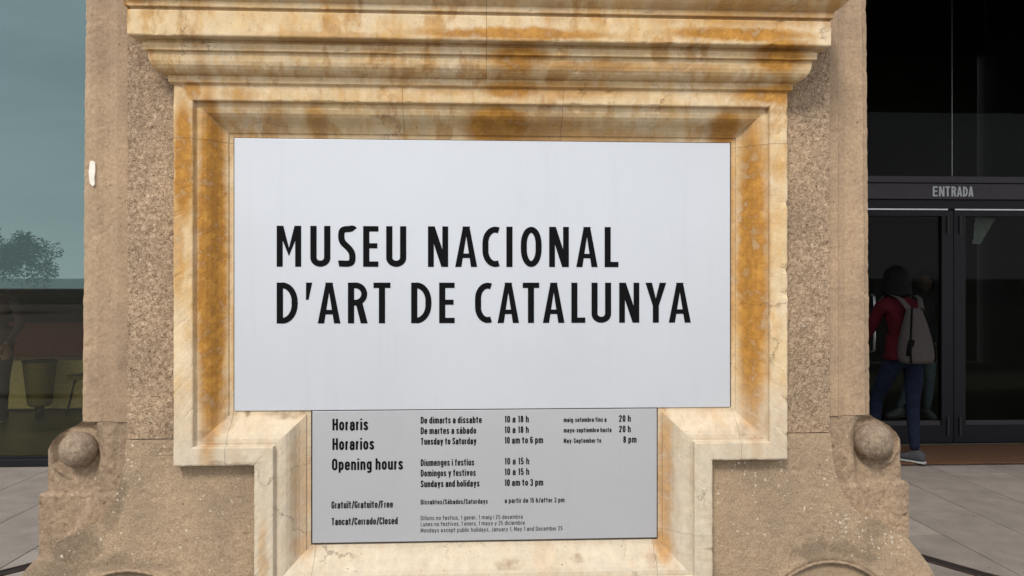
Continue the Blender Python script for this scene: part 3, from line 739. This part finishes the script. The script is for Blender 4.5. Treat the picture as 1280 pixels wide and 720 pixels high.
for s, x0, x1, yb, cap, bo, mt in [
    ('Horaris', 415.6, 460.3, 538, 14.4, B, 'ink'), ('Horarios', 415.6, 467.8, 562.4, 14.4, B, 'ink'), ('Opening hours', 415, 503.8, 587.8, 14.2, B, 'ink'),
    ('Gratuït/Gratuito/Free', 414.3, 491.2, 635.6, 8.8, B, 'ink2'), ('Tancat/Cerrado/Closed', 414.3, 497.2, 656.4, 8.8, B, 'ink2'),
    ('De dimarts a dissabte', 525.9, 602.2, 529.4, 8.3, B, 'ink'), ('De martes a sábado', 525.9, 595.3, 542.6, 8.3, B, 'ink'), ('Tuesday to Saturday', 525.9, 595.6, 555.9, 8.3, B, 'ink'),
    ('Diumenges i festius', 525.9, 592.8, 582.5, 8.3, B, 'ink2'), ('Domingos y festivos', 525.9, 594.7, 595.6, 8.3, B, 'ink2'), ('Sundays and holidays', 525.9, 599.4, 609, 8.3, B, 'ink'),
    ('Dissabtes/Sábados/Saturdays', 525.9, 609.7, 630.6, 6, B, 'ink2'),
    ('10 a 18 h', 630.6, 661, 528.1, 8.3, B, 'ink'), ('10 a 18 h', 630.6, 661, 541.3, 8.3, B, 'ink'), ('10 am to 6 pm', 630.6, 678.8, 554.4, 8.3, B, 'ink'),
    ('10 a 15 h', 630.6, 661.5, 580.6, 8.3, B, 'ink2'), ('10 a 15 h', 630.6, 661.5, 593.8, 8.3, B, 'ink'), ('10 am to 3 pm', 630.6, 679, 607.4, 8.3, B, 'ink'),
    ('a partir de 15 h/after 3 pm', 630.9, 705.6, 628.7, 6, B, 'ink2'),
    ('maig-setembre fins a', 704.6, 758, 527.6, 5.8, B, 'ink'), ('mayo-septiembre hasta', 704.6, 764.3, 540.6, 5.8, B, 'ink'), ('May-September to', 704.6, 751.5, 553.8, 5.8, B, 'ink'),
    ('20 h', 773.8, 788.4, 527.2, 8.3, B, 'ink'), ('20 h', 773.8, 788.4, 540.3, 8.3, B, 'ink'), ('8 pm', 779, 795.6, 553.4, 8.3, B, 'ink'),
    ('Dilluns no festius, 1 gener, 1 maig i 25 desembre', 525.9, 653.4, 650.2, 5.2, False, 'ink2'), ('Lunes no festivos, 1 enero, 1 mayo y 25 diciembre', 525.9, 655.7, 657.8, 5.2, False, 'ink2'),
    ('Mondays except public holidays, January 1, May 1 and December 25', 525.9, 703.1, 665.6, 5.2, False, 'ink2')]:
    text_line(s, x0, x1, yb, cap, bo, hs, M[mt])

# ------------------------------------------------------------------ the museum behind: left glass front
GY = 6.2
lf = empty('glass_facade', (-4, GY, 0), 'tall glazed museum front with teal reflecting upper panes at the left', 'glass wall')
xs = [-9.6, -7.2, -4.8, -2.4, 0]
for a, b in zip(xs, xs[1:]):
    box('upper_pane', a+.004, b-.004, GY, GY+.012, 1.446, 5.9, M['glass_coated'], lf)
    box('lower_pane', a+.004, b-.004, GY, GY+.012, .07, 1.438, M['glass_clear'], lf)
box('bottom_rail', -9.6, 0, GY-.03, GY+.04, .0, .062, M['frame_dark'], lf, .004)
box('bottom_rail', -9.6, 0, GY-.012, GY-.004, .066, .085, M['frame_dark'], lf)
box('middle_joint', -9.6, 0, GY-.002, GY+.014, 1.4385, 1.4455, M['black'], lf)
box('top_rail', -9.6, 0, GY-.05, GY+.1, 5.905, 6.3, M['frame_dark'], lf, .005)
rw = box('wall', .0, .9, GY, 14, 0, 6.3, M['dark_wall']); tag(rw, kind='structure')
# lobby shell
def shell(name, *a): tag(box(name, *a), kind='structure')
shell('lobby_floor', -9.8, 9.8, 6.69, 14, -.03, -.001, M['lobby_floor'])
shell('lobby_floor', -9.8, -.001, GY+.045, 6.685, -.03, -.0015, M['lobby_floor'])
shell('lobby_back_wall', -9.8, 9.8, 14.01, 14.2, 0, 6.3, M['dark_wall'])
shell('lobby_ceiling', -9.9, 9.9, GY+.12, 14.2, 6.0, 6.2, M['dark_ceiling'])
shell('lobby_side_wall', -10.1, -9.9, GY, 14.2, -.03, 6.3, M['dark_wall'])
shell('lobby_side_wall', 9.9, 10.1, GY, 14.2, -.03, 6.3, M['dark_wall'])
t = empty('lobby_counter', (-5.5, 9.0, 0), 'low olive counter with a maroon back panel behind the lower left glass', 'counter')  # added for the olive and maroon bands reflected in the lower panes
box('front_panel', -9, -2.2, 8.95, 9.4, .03, .60, M['olive'], t, .01); box('plinth', -9, -2.2, 8.98, 9.38, 0, .028, M['black'], t)
box('back_panel', -9, -2.2, 9.45, 9.5, 0, 1.02, M['maroon'], t)
M['stool'] = plain('dark_olive_seat', (.16, .125, .03), .7)
def stool(x, y, label):
    t = empty('stool', (x, y, 0), label, 'stool')
    tube('seat', [(x, y, .42), (x, y, .425), (x, y, .455), (x, y, .46)], [.15, .165, .165, .15], M['stool'], t, 20)
    for k in range(3):
        a = R(90+120*k); tube('leg', [(x+.07*math.cos(a), y+.07*math.sin(a), .42), (x+.16*math.cos(a), y+.16*math.sin(a), 0)], .012, M['black'], t)
stool(-4.50, 8.7, 'dark olive stool in front of the olive counter behind the left glass')  # added shape for a blurred reflection
t = empty('waste_bin', (-4.92, 8.6, 0), 'tapered olive brown bin in front of the olive counter behind the left glass', 'bin')  # another added shape for the blurred reflections in the pane
tube('bin_body', [(-4.92, 8.6, .12), (-4.92, 8.6, .14), (-4.92, 8.6, .62), (-4.92, 8.6, .625)], [.10, .12, .17, .165], M['stool'], t, 24, False)
tube('rim', [(-4.92+.17*math.cos(a/20*6.2832), 8.6+.17*math.sin(a/20*6.2832), .625) for a in range(21)], .009, M['black'], t, 6)
tube('foot', [(-4.92, 8.6, 0), (-4.92, 8.6, .12)], .05, M['black'], t)

# ------------------------------------------------------------------ entrance doors at the right
DY = 6.7
en = empty('entrance_doorway', (4.43, DY, 0), 'dark metal entrance doors with glass leaves and white letters on the band above', 'doorway')
box('upper_band', .9, 9.6, DY-.06, DY+.06, 2.425, 2.485, M['frame_mid'], en, .003)
box('letter_band', .9, 9.6, DY-.04, DY+.06, 2.275, 2.420, M['frame_mid'], en, .003)
box('head_recess', .9, 9.6, DY+.00, DY+.06, 2.19, 2.272, M['frame_dark'], en)
for i, (a, b) in enumerate(((.92, 2.60), (2.60, 4.445), (4.445, 6.29), (6.29, 7.9), (7.9, 9.6))):
    box('glass_pane', a+.003, b-.003, DY, DY+.012, 2.487, 5.9, M['glass_dark'], en)
    if i: box('pane_joint', a-.0014, a+.0014, DY-.002, DY+.014, 2.487, 5.9, M['steel'], en)
box('top_rail', .9, 9.6, DY-.05, DY+.1, 5.905, 6.3, M['frame_dark'], en, .005)
def leaf(x0, x1, hinge):
    d = bmesh.new(); s = .135; a, b = x0+.004, x1-.004; y0, y1 = DY-.025, DY+.03
    sl, sr = (s if hinge > 0 else s*.9), s
    add_box(d, a, a+.11, y0, y1, .012, 2.17); add_box(d, b-.11, b, y0, y1, .012, 2.17)
    add_box(d, a+.1105, b-.1105, y0, y1, 2.12, 2.17); add_box(d, a+.1105, b-.1105, y0, y1, .012, .17)
    o = bmobj('door_leaf', d, M['frame_dark'], en)
    box('glass', a+.11, b-.11, DY-.002, DY+.008, .17, 2.12, M['glass_dark'], o)
    box('kick_bead', a+.112, b-.112, DY-.012, DY-.004, .171, .215, M['frame_mid'], o)
    box('top_glint_bar', a+.0, b-.06, y0-.012, y0-.002, 2.174, 2.186, M['steel'], o)
    hx = a+.055 if hinge > 0 else b-.055
    for z in (.08, 1.95): box('pivot', hx-.01, hx+.01, y0-.014, y0-.002, z, z+.17, M['black'], o, .003)
    gx = b-.15 if hinge > 0 else a+.15
    tube('handle', [(gx, y0-.003, .86), (gx, y0-.055, .88), (gx, y0-.06, 1.0), (gx, y0-.06, 1.25), (gx, y0-.055, 1.37), (gx, y0-.003, 1.39)], .012, M['steel'], o)
    return o
leaf(4.445, 6.29-.06, 1); leaf(3.50, 4.445, -1); leaf(2.6, 3.50, 1); leaf(.93, 2.6, -1)
box('jamb', 6.235, 6.36, DY-.03, DY+.06, 0, 2.19, M['frame_dark'], en, .003); box('closed_panel', 6.361, 9.6, DY-.02, DY+.05, .0, 2.19, M['frame_dark'], en)
EN = [('E', 0, 6.1), ('N', 8.0, 15.0), ('T', 16.3, 22.1), ('R', 24.0, 30.3), ('A', 31.0, 37.8), ('D', 38.8, 45.0), ('A', 45.8, 52.2)]
LY = DY-.0415
for ch, a, b in EN:
    Xa = px(1166+a*.972, 240, LY)[0]; Xb = px(1166+b*.972, 240, LY)[0]; z0 = px(1190, 245.6, LY)[1]; z1 = px(1190, 233.0, LY)[1]
    letter('letter', ch, Xa, z0, Xb-Xa, z1-z0, .0165, LY, M['white_text'], en, .001)
# canopy over the entrance
cn = tag(box('canopy', 1.7, 9.6, 2.3, 6.64, 4.16, 4.5, M['soffit'], None, .01), 'flat grey canopy slab over the entrance doors', 'canopy')
# door mat
dm = empty('door_mat', (5, 6.2, 0), 'long brown coir door mat in front of the entrance doors', 'door mat')
box('pile', 3.0, 7.6, 5.87, 6.56, .004, .018, M['mat'], dm, .004); box('edging', 2.985, 7.615, 5.855, 6.575, .0035, .010, M['drain'], dm)

# white paper shape set behind the right door leaf in place of a reflection
t = empty('hanging_paper_sign', (4.95, 7.0, 2.0), 'crumpled white paper hanging behind the right door glass near its top', 'paper sign')
v, f = [], []; nx_, ny_ = 8, 12
for j in range(ny_+1):
    for i in range(nx_+1):
        tt = j/ny_; wdt = .17*(1-.62*tt); x = 4.98 - .02*tt*4*.5 + (i/nx_-.5)*wdt*2*.6 - tt*.05
        v.append((x, 7.0+.02*noise.noise(Vector((i*.5, j*.5, 0))), 2.13-.25*tt))
for j in range(ny_):
    for i in range(nx_): a = j*(nx_+1)+i; f.append((a, a+1, a+nx_+2, a+nx_+1))
o = link('sheet', mesh('sheet', v, f), M['paper'], t); sm = o.modifiers.new('thick', 'SOLIDIFY'); sm.thickness = .002
tube('string', [(4.98, 7.0, 2.128), (4.98, 7.0, 6.0)], .002, M['black'], t, 5)

# ------------------------------------------------------------------ people
M['jeans'] = plain('dark_blue_denim', (.009, .0125, .026), .9, spec=.1, var=.25, scale=25, bump=.004)
M['jeans_light'] = plain('light_denim', (.30, .38, .45), .9, spec=.1, var=.2, scale=25, bump=.004)
M['jacket'] = plain('red_jacket', (.055, .006, .009), .9, spec=.1, var=.2, scale=18, bump=.006)
M['dark_top'] = plain('dark_shirt', (.03, .028, .03), .85, bump=.004)
M['purple_top'] = plain('dark_purple_shirt', (.09, .05, .08), .85, bump=.004)
M['skin'] = plain('skin', (.26, .15, .10), .7, var=.06)
M['hair'] = plain('black_brown_hair', (.004, .003, .003), .7, spec=.12, var=.4, scale=60, bump=.004)
M['shoe'] = plain('grey_shoe', (.045, .045, .052), .85); M['shoe_white'] = plain('white_shoe', (.5, .52, .54), .8); M['sole'] = plain('white_sole', (.3, .3, .29), .8)
M['bag'] = plain('grey_canvas', (.070, .060, .056), .9, spec=.1, var=.12, scale=40, bump=.002); M['bag_trim'] = plain('black_webbing', (.004, .004, .004), .9, spec=.1)
def skin_body(name, chains, mats, pick, parent):
    """chains: lists of (key, pos, radius); shared keys join"""
    idx, vs, rs, es = {}, [], [], []
    for ch in chains:
        prev = None
        for key, p, r in ch:
            if key not in idx: idx[key] = len(vs); vs.append(p); rs.append(r)
            if prev is not None and (prev, idx[key]) not in es: es.append((prev, idx[key]))
            prev = idx[key]
    me = bpy.data.meshes.new('sk'); me.from_pydata(vs, es, []); o = bpy.data.objects.new('sk', me); col.objects.link(o)
    md = o.modifiers.new('skin', 'SKIN'); md.use_smooth_shade = True; md.branch_smoothing = .4
    for i, r in enumerate(rs):
        d = me.skin_vertices[0].data[i]; d.radius = r if isinstance(r, tuple) else (r, r); d.use_root = (i == 0)
    ss = o.modifiers.new('sub', 'SUBSURF'); ss.levels = 2; ss.render_levels = 2
    dg = bpy.context.evaluated_depsgraph_get(); out = bpy.data.meshes.new_from_object(o.evaluated_get(dg))
    bpy.data.objects.remove(o)
    out.materials.clear()
    for m in mats: out.materials.append(m)
    for p in out.polygons: p.material_index = pick(p.center); p.use_smooth = True
    for v_ in out.vertices: v_.co += Vector((1, 1, 1))*(noise.noise(v_.co*14)*.005 + noise.noise(Vector((v_.co.x*9, v_.co.y*9, v_.co.z*42)))*.0045)*(0 if v_.co.z > 1.42 else 1)
    out.name = name
    return link(name, out, None, parent)
def figure(label, top, bottom, shoe_m, J, H, grp='people'):
    """J: joints in world metres. H: head centre and facing angle"""
    t = empty('person', (J['pelvis'][0], J['pelvis'][1], 0), label, 'person', grp)
    hc, face = Vector(H[0]), H[1]; fd = Vector((-math.sin(face), math.cos(face), 0))
    ch = [[('pelvis', J['pelvis'], (.135, .11)), ('waist', J['waist'], (.115, .095)), ('chest', J['chest'], (.135, .105)), ('uchest', J['uchest'], (.12, .085)), ('neck', J['neck'], .05), ('jaw', tuple(hc-Vector((0, 0, .07))+fd*.01), (.062, .07)), ('head', tuple(hc), (.078, .092)), ('crown', tuple(hc+Vector((0, 0, .075))-fd*.01), (.062, .075))],
          [('jaw', tuple(hc-Vector((0, 0, .07))+fd*.01), .06), ('chin', tuple(hc-Vector((0, 0, .085))+fd*.06), .025)]]
    for s in 'LR':
        ch.append([('pelvis', J['pelvis'], .12), ('hip'+s, J['hip'+s], .088), ('thigh'+s, tuple((Vector(J['hip'+s])*.5+Vector(J['knee'+s])*.5)), .077), ('knee'+s, J['knee'+s], .056), ('calf'+s, tuple((Vector(J['knee'+s])*.62+Vector(J['ankle'+s])*.38)), .053), ('ankle'+s, J['ankle'+s], .038)])
        wr = Vector(J['wrist'+s]); el = Vector(J['elbow'+s]); d = (wr-el).normalized(); side = Vector((0, 0, 1)) if abs(d.z) < .7 else fd
        palm = wr + d*.06
        ch.append([('uchest', J['uchest'], .1), ('sh'+s, J['shoulder'+s], .062), ('el'+s, J['elbow'+s], .045), ('fa'+s, tuple(el*.5+wr*.5), .042), ('wr'+s, tuple(wr), .027), ('palm'+s, tuple(palm), (.034, .018))])
        curl = d.cross(side).normalized()*(1 if s == 'L' else -1)
        for k, (off, ln) in enumerate(((.026, .9), (.009, 1.0), (-.009, .95), (-.025, .78))):
            a = palm + side*off + d*.03; b_ = a + d*.035*ln + curl*.012; c = b_ + d*.018*ln + curl*.026
            ch.append([('palm'+s, tuple(palm), .03), ('f%d%s' % (k, s), tuple(a), .0095), ('g%d%s' % (k, s), tuple(b_), .0085), ('h%d%s' % (k, s), tuple(c), .0075)])
        a = wr + d*.025 + side*.03; b_ = a + d*.03 + side*.018 + curl*.012
        ch.append([('wr'+s, tuple(wr), .03), ('t1'+s, tuple(a), .011), ('t2'+s, tuple(b_), .009)])
    wl, wr_ = Vector(J['wristL']), Vector(J['wristR'])
    zb = J['pelvis'][2] + .03
    def pick(c):
        if (c-wl).length < .02 or (c-wr_).length < .02: return 2
        for s in 'LR':
            wv = Vector(J['wrist'+s]); ev = Vector(J['elbow'+s])
            if (c-wv).dot((wv-ev).normalized()) > 0 and (c-wv).length < .2: return 2
        if c.z > J['neck'][2]+.0: return 2
        for s in 'LR':
            if J['sleeves'] == 0: break
            sv = Vector(J['shoulder'+s]); ev = Vector(J['elbow'+s]); wv = Vector(J['wrist'+s])
            for a, b in ((sv, ev), (ev, wv)):
                tt = max(0, min(1, (c-a).dot(b-a)/(b-a).length_squared))
                if (c-(a+(b-a)*tt)).length < .075: return 0
        return 0 if c.z > zb else 1
    body = skin_body('body', ch, [top, bottom, M['skin']], pick, t)
    # hem of the top as its own loop, so the garment ends cleanly
    px_, py_, pz_ = J['pelvis']
    v, f = [], []; n = 28; rows = [(zb+.15, .118, .095), (zb+.08, .136, .108), (zb, .152, .122), (zb-.045, .160, .130), (zb-.05, .156, .126)]
    for zz, a, b_ in rows:
        for k in range(n):
            an = 2*math.pi*k/n; w_ = 1+.04*math.sin(an*5+zz*30)
            wz = (zz-zb)/.14*(J['waist'][1]-py_)
            v.append((px_+a*math.cos(an)*w_, py_+wz+b_*math.sin(an)*w_, zz))
    for r in range(len(rows)-1):
        for k in range(n): f.append((r*n+k, r*n+(k+1) % n, (r+1)*n+(k+1) % n, (r+1)*n+k))
    o = link('jacket_hem', mesh('jacket_hem', v, f), top, t, True); o.modifiers.new('t', 'SOLIDIFY').thickness = .006
    # shoes
    for s in 'LR':
        a = Vector(J['ankle'+s]); dr = Vector(J['toe'+s])-a; dr.z = 0; dr.normalize(); sd_ = Vector((-dr.y, dr.x, 0)); zt = a.z-.085
        def sh(name, prof, m, par):
            v, f = [], []; n = 14
            for (u, hw, z0, z1) in prof:
                for k in range(n):
                    an = 2*math.pi*k/n; c_, s_ = math.cos(an), math.sin(an)
                    zc = (z0+z1)/2 + (z1-z0)/2*math.copysign(abs(s_)**.7, s_)
                    p = a + dr*u + sd_*hw*math.copysign(abs(c_)**.7, c_); v.append((p.x, p.y, zt+zc))
            for r in range(len(prof)-1):
                for k in range(n): f.append((r*n+k, (r+1)*n+k, (r+1)*n+(k+1) % n, r*n+(k+1) % n))
            f.append(tuple(range(n))); f.append(tuple((len(prof)-1)*n+k for k in range(n))[::-1])
            me = mesh(name, v, f); return link(name, me, m, par, True)
        so_ = sh('shoe', [(-.075, .02, .02, .05), (-.07, .032, .018, .085), (-.04, .038, .016, .105), (.0, .040, .016, .10), (.05, .043, .016, .078), (.10, .046, .016, .06), (.15, .043, .016, .05), (.175, .03, .018, .04), (.185, .01, .022, .032)], shoe_m, t)
        sh('sole', [(-.083, .02, 0, .016), (-.075, .036, 0, .02), (.0, .043, 0, .02), (.10, .051, 0, .02), (.16, .046, 0, .02), (.185, .03, .002, .02), (.193, .01, .006, .018)], M['sole'], so_)
    # head: hair, ears, nose, eyes
    sdv = Vector((fd.y, -fd.x, 0))
    bm = bmesh.new(); bmesh.ops.create_uvsphere(bm, u_segments=72, v_segments=36, radius=1)
    lng = J.get('hair', .2)
    dl = []
    for q in bm.verts:
        c = q.co.copy(); fr = c.y
        if fr > .45 and c.z < .35: dl.append(q)
        z = c.z*.115 if c.z > 0 else c.z*lng*(1+.16*noise.noise(Vector((c.x*5, c.y*5, 3))))
        wd = .098 + (.018*min(1, -c.z*1.6) if c.z < 0 else 0)
        x = c.x*wd/ max(.35, math.sqrt(1-c.z*c.z))*(math.sqrt(1-c.z*c.z) if c.z > 0 else min(1, math.sqrt(1-c.z*c.z)*1.9))
        y = c.y*.112/ max(.35, math.sqrt(1-c.z*c.z))*(math.sqrt(1-c.z*c.z) if c.z > 0 else min(1, math.sqrt(1-c.z*c.z)*1.7))
        ns = 1+.07*noise.noise(Vector((c.x*7, c.y*7, c.z*1.5)))+.05*noise.noise(Vector((c.x*22, c.y*22, c.z*2)))-.10*max(0, c.z)**2
        q.co = hc + Vector((0, 0, .02)) + sdv*x*ns + fd*(y*ns-.012) + Vector((0, 0, z))
    bmesh.ops.delete(bm, geom=dl, context='VERTS')
    bmobj('hair', bm, M['hair'], t, True)
    for sg in (-1, 1):
        bm = bmesh.new(); g_ = bmesh.ops.create_uvsphere(bm, u_segments=10, v_segments=8, radius=.012); bmesh.ops.translate(bm, verts=g_['verts'], vec=hc+fd*.088+sdv*.031*sg+Vector((0, 0, .0)))
        bmobj('eye', bm, M['sole'], t, True)
    tube('nose', [hc+fd*.09+Vector((0, 0, .01)), hc+fd*.105-Vector((0, 0, .02)), hc+fd*.116-Vector((0, 0, .04)), hc+fd*.09-Vector((0, 0, .046))], [.008, .011, .015, .01], M['skin'], t)
    tube('mouth', [hc+fd*.096-sdv*.02-Vector((0, 0, .068)), hc+fd*.101-Vector((0, 0, .07)), hc+fd*.096+sdv*.02-Vector((0, 0, .068))], .005, M['maroon'], t)
    return t
figure('person in a red jacket and dark blue jeans pulling open the entrance door', M['jacket'], M['jeans'], M['shoe'],
       dict(pelvis=(3.57, 6.00, .88), waist=(3.565, 6.02, 1.02), chest=(3.56, 6.04, 1.19), uchest=(3.56, 6.06, 1.32), neck=(3.555, 6.08, 1.40),
            hipL=(3.49, 6.02, .84), kneeL=(3.46, 6.23, .50), ankleL=(3.46, 6.28, .103), toeL=(3.45, 6.5, 0), hipR=(3.655, 6.00, .84), kneeR=(3.635, 5.99, .48), ankleR=(3.60, 5.90, .103), toeR=(3.50, 6.05, 0),
            shoulderL=(3.40, 6.06, 1.30), elbowL=(3.365, 6.19, 1.06), wristL=(3.43, 6.44, 1.0), shoulderR=(3.72, 6.06, 1.30), elbowR=(3.78, 6.10, 1.05), wristR=(3.74, 6.34, .98), sleeves=1, hair=.17),
       ((3.55, 6.10, 1.51), R(12)))
figure('person in light jeans and white shoes standing inside behind the door glass', M['dark_top'], M['jeans_light'], M['shoe_white'],
       dict(pelvis=(4.97, 8.0, .88), waist=(4.97, 8.0, 1.02), chest=(4.97, 8.0, 1.19), uchest=(4.97, 8.0, 1.32), neck=(4.97, 8.0, 1.42),
            hipL=(4.88, 8.0, .84), kneeL=(4.83, 7.98, .48), ankleL=(4.69, 8.0, .103), toeL=(4.47, 7.9, 0), hipR=(5.05, 8.0, .84), kneeR=(5.03, 7.96, .48), ankleR=(5.01, 7.98, .103), toeR=(4.95, 7.7, 0),
            shoulderL=(4.80, 8.0, 1.32), elbowL=(4.73, 7.98, 1.07), wristL=(4.79, 7.85, .88), shoulderR=(5.14, 8.0, 1.32), elbowR=(5.20, 8.0, 1.05), wristR=(5.15, 7.86, .86), sleeves=1, hair=.12),
       ((4.97, 7.98, 1.52), R(180)))
figure('person in dark shorts and purple shirt standing behind the lower left glass', M['purple_top'], M['dark_top'], M['shoe'],  # reflected visitor, built as a figure behind the pane
       dict(pelvis=(-5.19, 8.3, .86), waist=(-5.19, 8.3, 1.02), chest=(-5.19, 8.3, 1.19), uchest=(-5.19, 8.3, 1.32), neck=(-5.19, 8.3, 1.42),
            hipL=(-5.28, 8.3, .84), kneeL=(-5.25, 8.3, .48), ankleL=(-5.22, 8.3, .103), toeL=(-5.17, 8.05, 0), hipR=(-5.10, 8.3, .84), kneeR=(-5.11, 8.28, .48), ankleR=(-5.10, 8.25, .103), toeR=(-5.02, 8.0, 0),
            shoulderL=(-5.37, 8.3, 1.32), elbowL=(-5.42, 8.3, 1.05), wristL=(-5.37, 8.15, .88), shoulderR=(-5.01, 8.3, 1.32), elbowR=(-4.95, 8.3, 1.05), wristR=(-5.01, 8.16, .86), sleeves=1, hair=.12),
       ((-5.19, 8.28, 1.52), R(180)))
# backpack
bp = empty('backpack', (3.585, 5.87, .85), 'grey canvas backpack with black piping worn by the person in the red jacket', 'backpack')
secs = [(.835, .105, .05), (.845, .140, .078), (.88, .152, .088), (.95, .150, .088), (1.04, .135, .08), (1.13, .112, .068), (1.21, .088, .052), (1.27, .066, .036), (1.285, .05, .022)]
def bagpt(z, hw, hd, an, k=1.0):
    hw *= .92; cx = 3.60 - (1-(z-.83)/.46)*.01; cy = 5.862 + (z-.83)*.10
    c_, s_ = math.cos(an), math.sin(an)
    return (cx + k*hw*math.copysign(abs(c_)**.75, c_), cy + k*hd*math.copysign(abs(s_)**.75, s_), z)
v, f = [], []; n = 32
for z, hw, hd in secs:
    for k in range(n):
        p = bagpt(z, hw, hd, 2*math.pi*k/n); d = noise.noise(Vector(p)*12)*.008; v.append((p[0]+d, p[1]+d, p[2]))
for r in range(len(secs)-1):
    for k in range(n): f.append((r*n+k, r*n+(k+1) % n, (r+1)*n+(k+1) % n, (r+1)*n+k))
f.append(tuple(range(n))[::-1]); f.append(tuple((len(secs)-1)*n+k for k in range(n)))
link('body_panel', mesh('body_panel', v, f), M['bag'], bp, True)
for an in (R(236), R(325)):
    tube('piping', [bagpt(z, hw, hd, an, 1.03) for z, hw, hd in secs[1:]], .0085, M['bag_trim'], bp)
def band(name, pts, wv, m):
    v, f = [], []
    for p, wd in pts:
        p = Vector(p); 
        for s_, dy in ((-1, 0), (1, 0), (1, .008), (-1, .008)): v.append((p.x+s_*wd, p.y+dy, p.z))
    for i in range(len(pts)-1):
        for k in range(4): f.append((i*4+k, i*4+(k+1) % 4, i*4+4+(k+1) % 4, i*4+4+k))
    n_ = len(v); f += [(3, 2, 1, 0), (n_-4, n_-3, n_-2, n_-1)]
    o = link(name, mesh(name, v, f), m, bp, True); return o
band('strap', [((3.565, 5.885, 1.24), .03), ((3.535, 5.91, 1.31), .026), ((3.505, 5.95, 1.365), .024), ((3.475, 6.02, 1.395), .024), ((3.465, 6.09, 1.39), .024), ((3.46, 6.16, 1.34), .022), ((3.46, 6.175, 1.2), .02)], 1, M['bag'])
band('strap', [((3.635, 5.885, 1.24), .03), ((3.66, 5.91, 1.30), .022), ((3.675, 5.95, 1.36), .020), ((3.68, 6.02, 1.39), .02), ((3.68, 6.09, 1.39), .02), ((3.68, 6.16, 1.34), .02), ((3.68, 6.175, 1.2), .02)], 1, M['bag'])
band('pocket', [((3.50, 5.80, .90), .03), ((3.505, 5.797, .98), .028), ((3.515, 5.80, 1.03), .022)], 1, M['bag_trim'])

# ------------------------------------------------------------------ trees behind the camera, seen mirrored in the upper glass
def leaf_mat():
    m, t, b = new_mat('tree_leaves'); g = NB(t); p = g.pos()
    t.links.new(g.ramp(g.noise(p, 3, 4), [(.3, (.06, .085, .035)), (.7, (.12, .16, .07))]), b.inputs['Base Color']); b.inputs['Roughness'].default_value = .7; return m
M['wall_far'] = plain('pale_parapet', (.62, .60, .54), .8, scale=2); M['leaf'] = leaf_mat(); M['bark'] = plain('bark', (.09, .07, .05), .9, var=.3, bump=.02)
def tree(x, y, h, rad, seed, label):
    rnd = random.Random(seed)
    t = empty('tree', (x, y, 0), label, 'tree', 'trees behind the square')
    tube('trunk', [(x, y, 0), (x+.1, y, h*.25), (x-.05, y+.1, h*.5), (x, y, h*.8)], [.2, .16, .11, .03], M['bark'], t)
    for k in range(6):
        a = rnd.uniform(0, 6.28); tube('limb', [(x, y, h*.35), (x+math.cos(a)*rad*.4, y+math.sin(a)*rad*.4, h*.5), (x+math.cos(a)*rad*.75, y+math.sin(a)*rad*.75, h*.62)], [.08, .05, .02], M['bark'], t, 6)
    v, f = [], []
    for c in range(90):
        a = rnd.uniform(0, 6.28); rr = rad*math.sqrt(rnd.random())*.92; zz = h*(.30+.62*rnd.random()**.8*(1-.55*(rr/rad)**2))
        C = Vector((x+math.cos(a)*rr, y+math.sin(a)*rr, zz)); cr_ = rnd.uniform(.35, .75)*rad/3.2
        for _ in range(130):
            d = Vector((rnd.gauss(0, 1), rnd.gauss(0, 1), rnd.gauss(0, .7))).normalized()*cr_*rnd.random()**.35; p = C+d
            u = Vector((rnd.gauss(0, 1), rnd.gauss(0, 1), rnd.gauss(0, 1))).normalized(); w_ = u.orthogonal().normalized(); s_ = rnd.uniform(.09, .16); i0 = len(v)
            v += [p-u*s_, p+w_*s_*.45, p+u*s_, p-w_*s_*.45]; f.append((i0, i0+1, i0+2, i0+3))
    tag(link('crown', mesh('crown', v, f), M['leaf'], t), kind='stuff')
bw = box('terrace_wall', -160, 160, -60.6, -60, -.03, 2.35, M['wall_far'], None, .03); tag(bw, 'long low pale parapet wall far behind the trees, mirrored in the upper glass', 'wall')  # unseen wall added to give the pale band mirrored above the horizon
tree(-30.6, -35, 6.1, 3.9, 1, 'dark bushy tree mirrored at the left edge of the upper glass')
tree(-38, -38, 7.5, 4.5, 2, 'taller tree left of the mirrored bushy tree, outside the square')
tree(14, -52, 6, 3.5, 3, 'tree standing behind the square to the right of the camera')
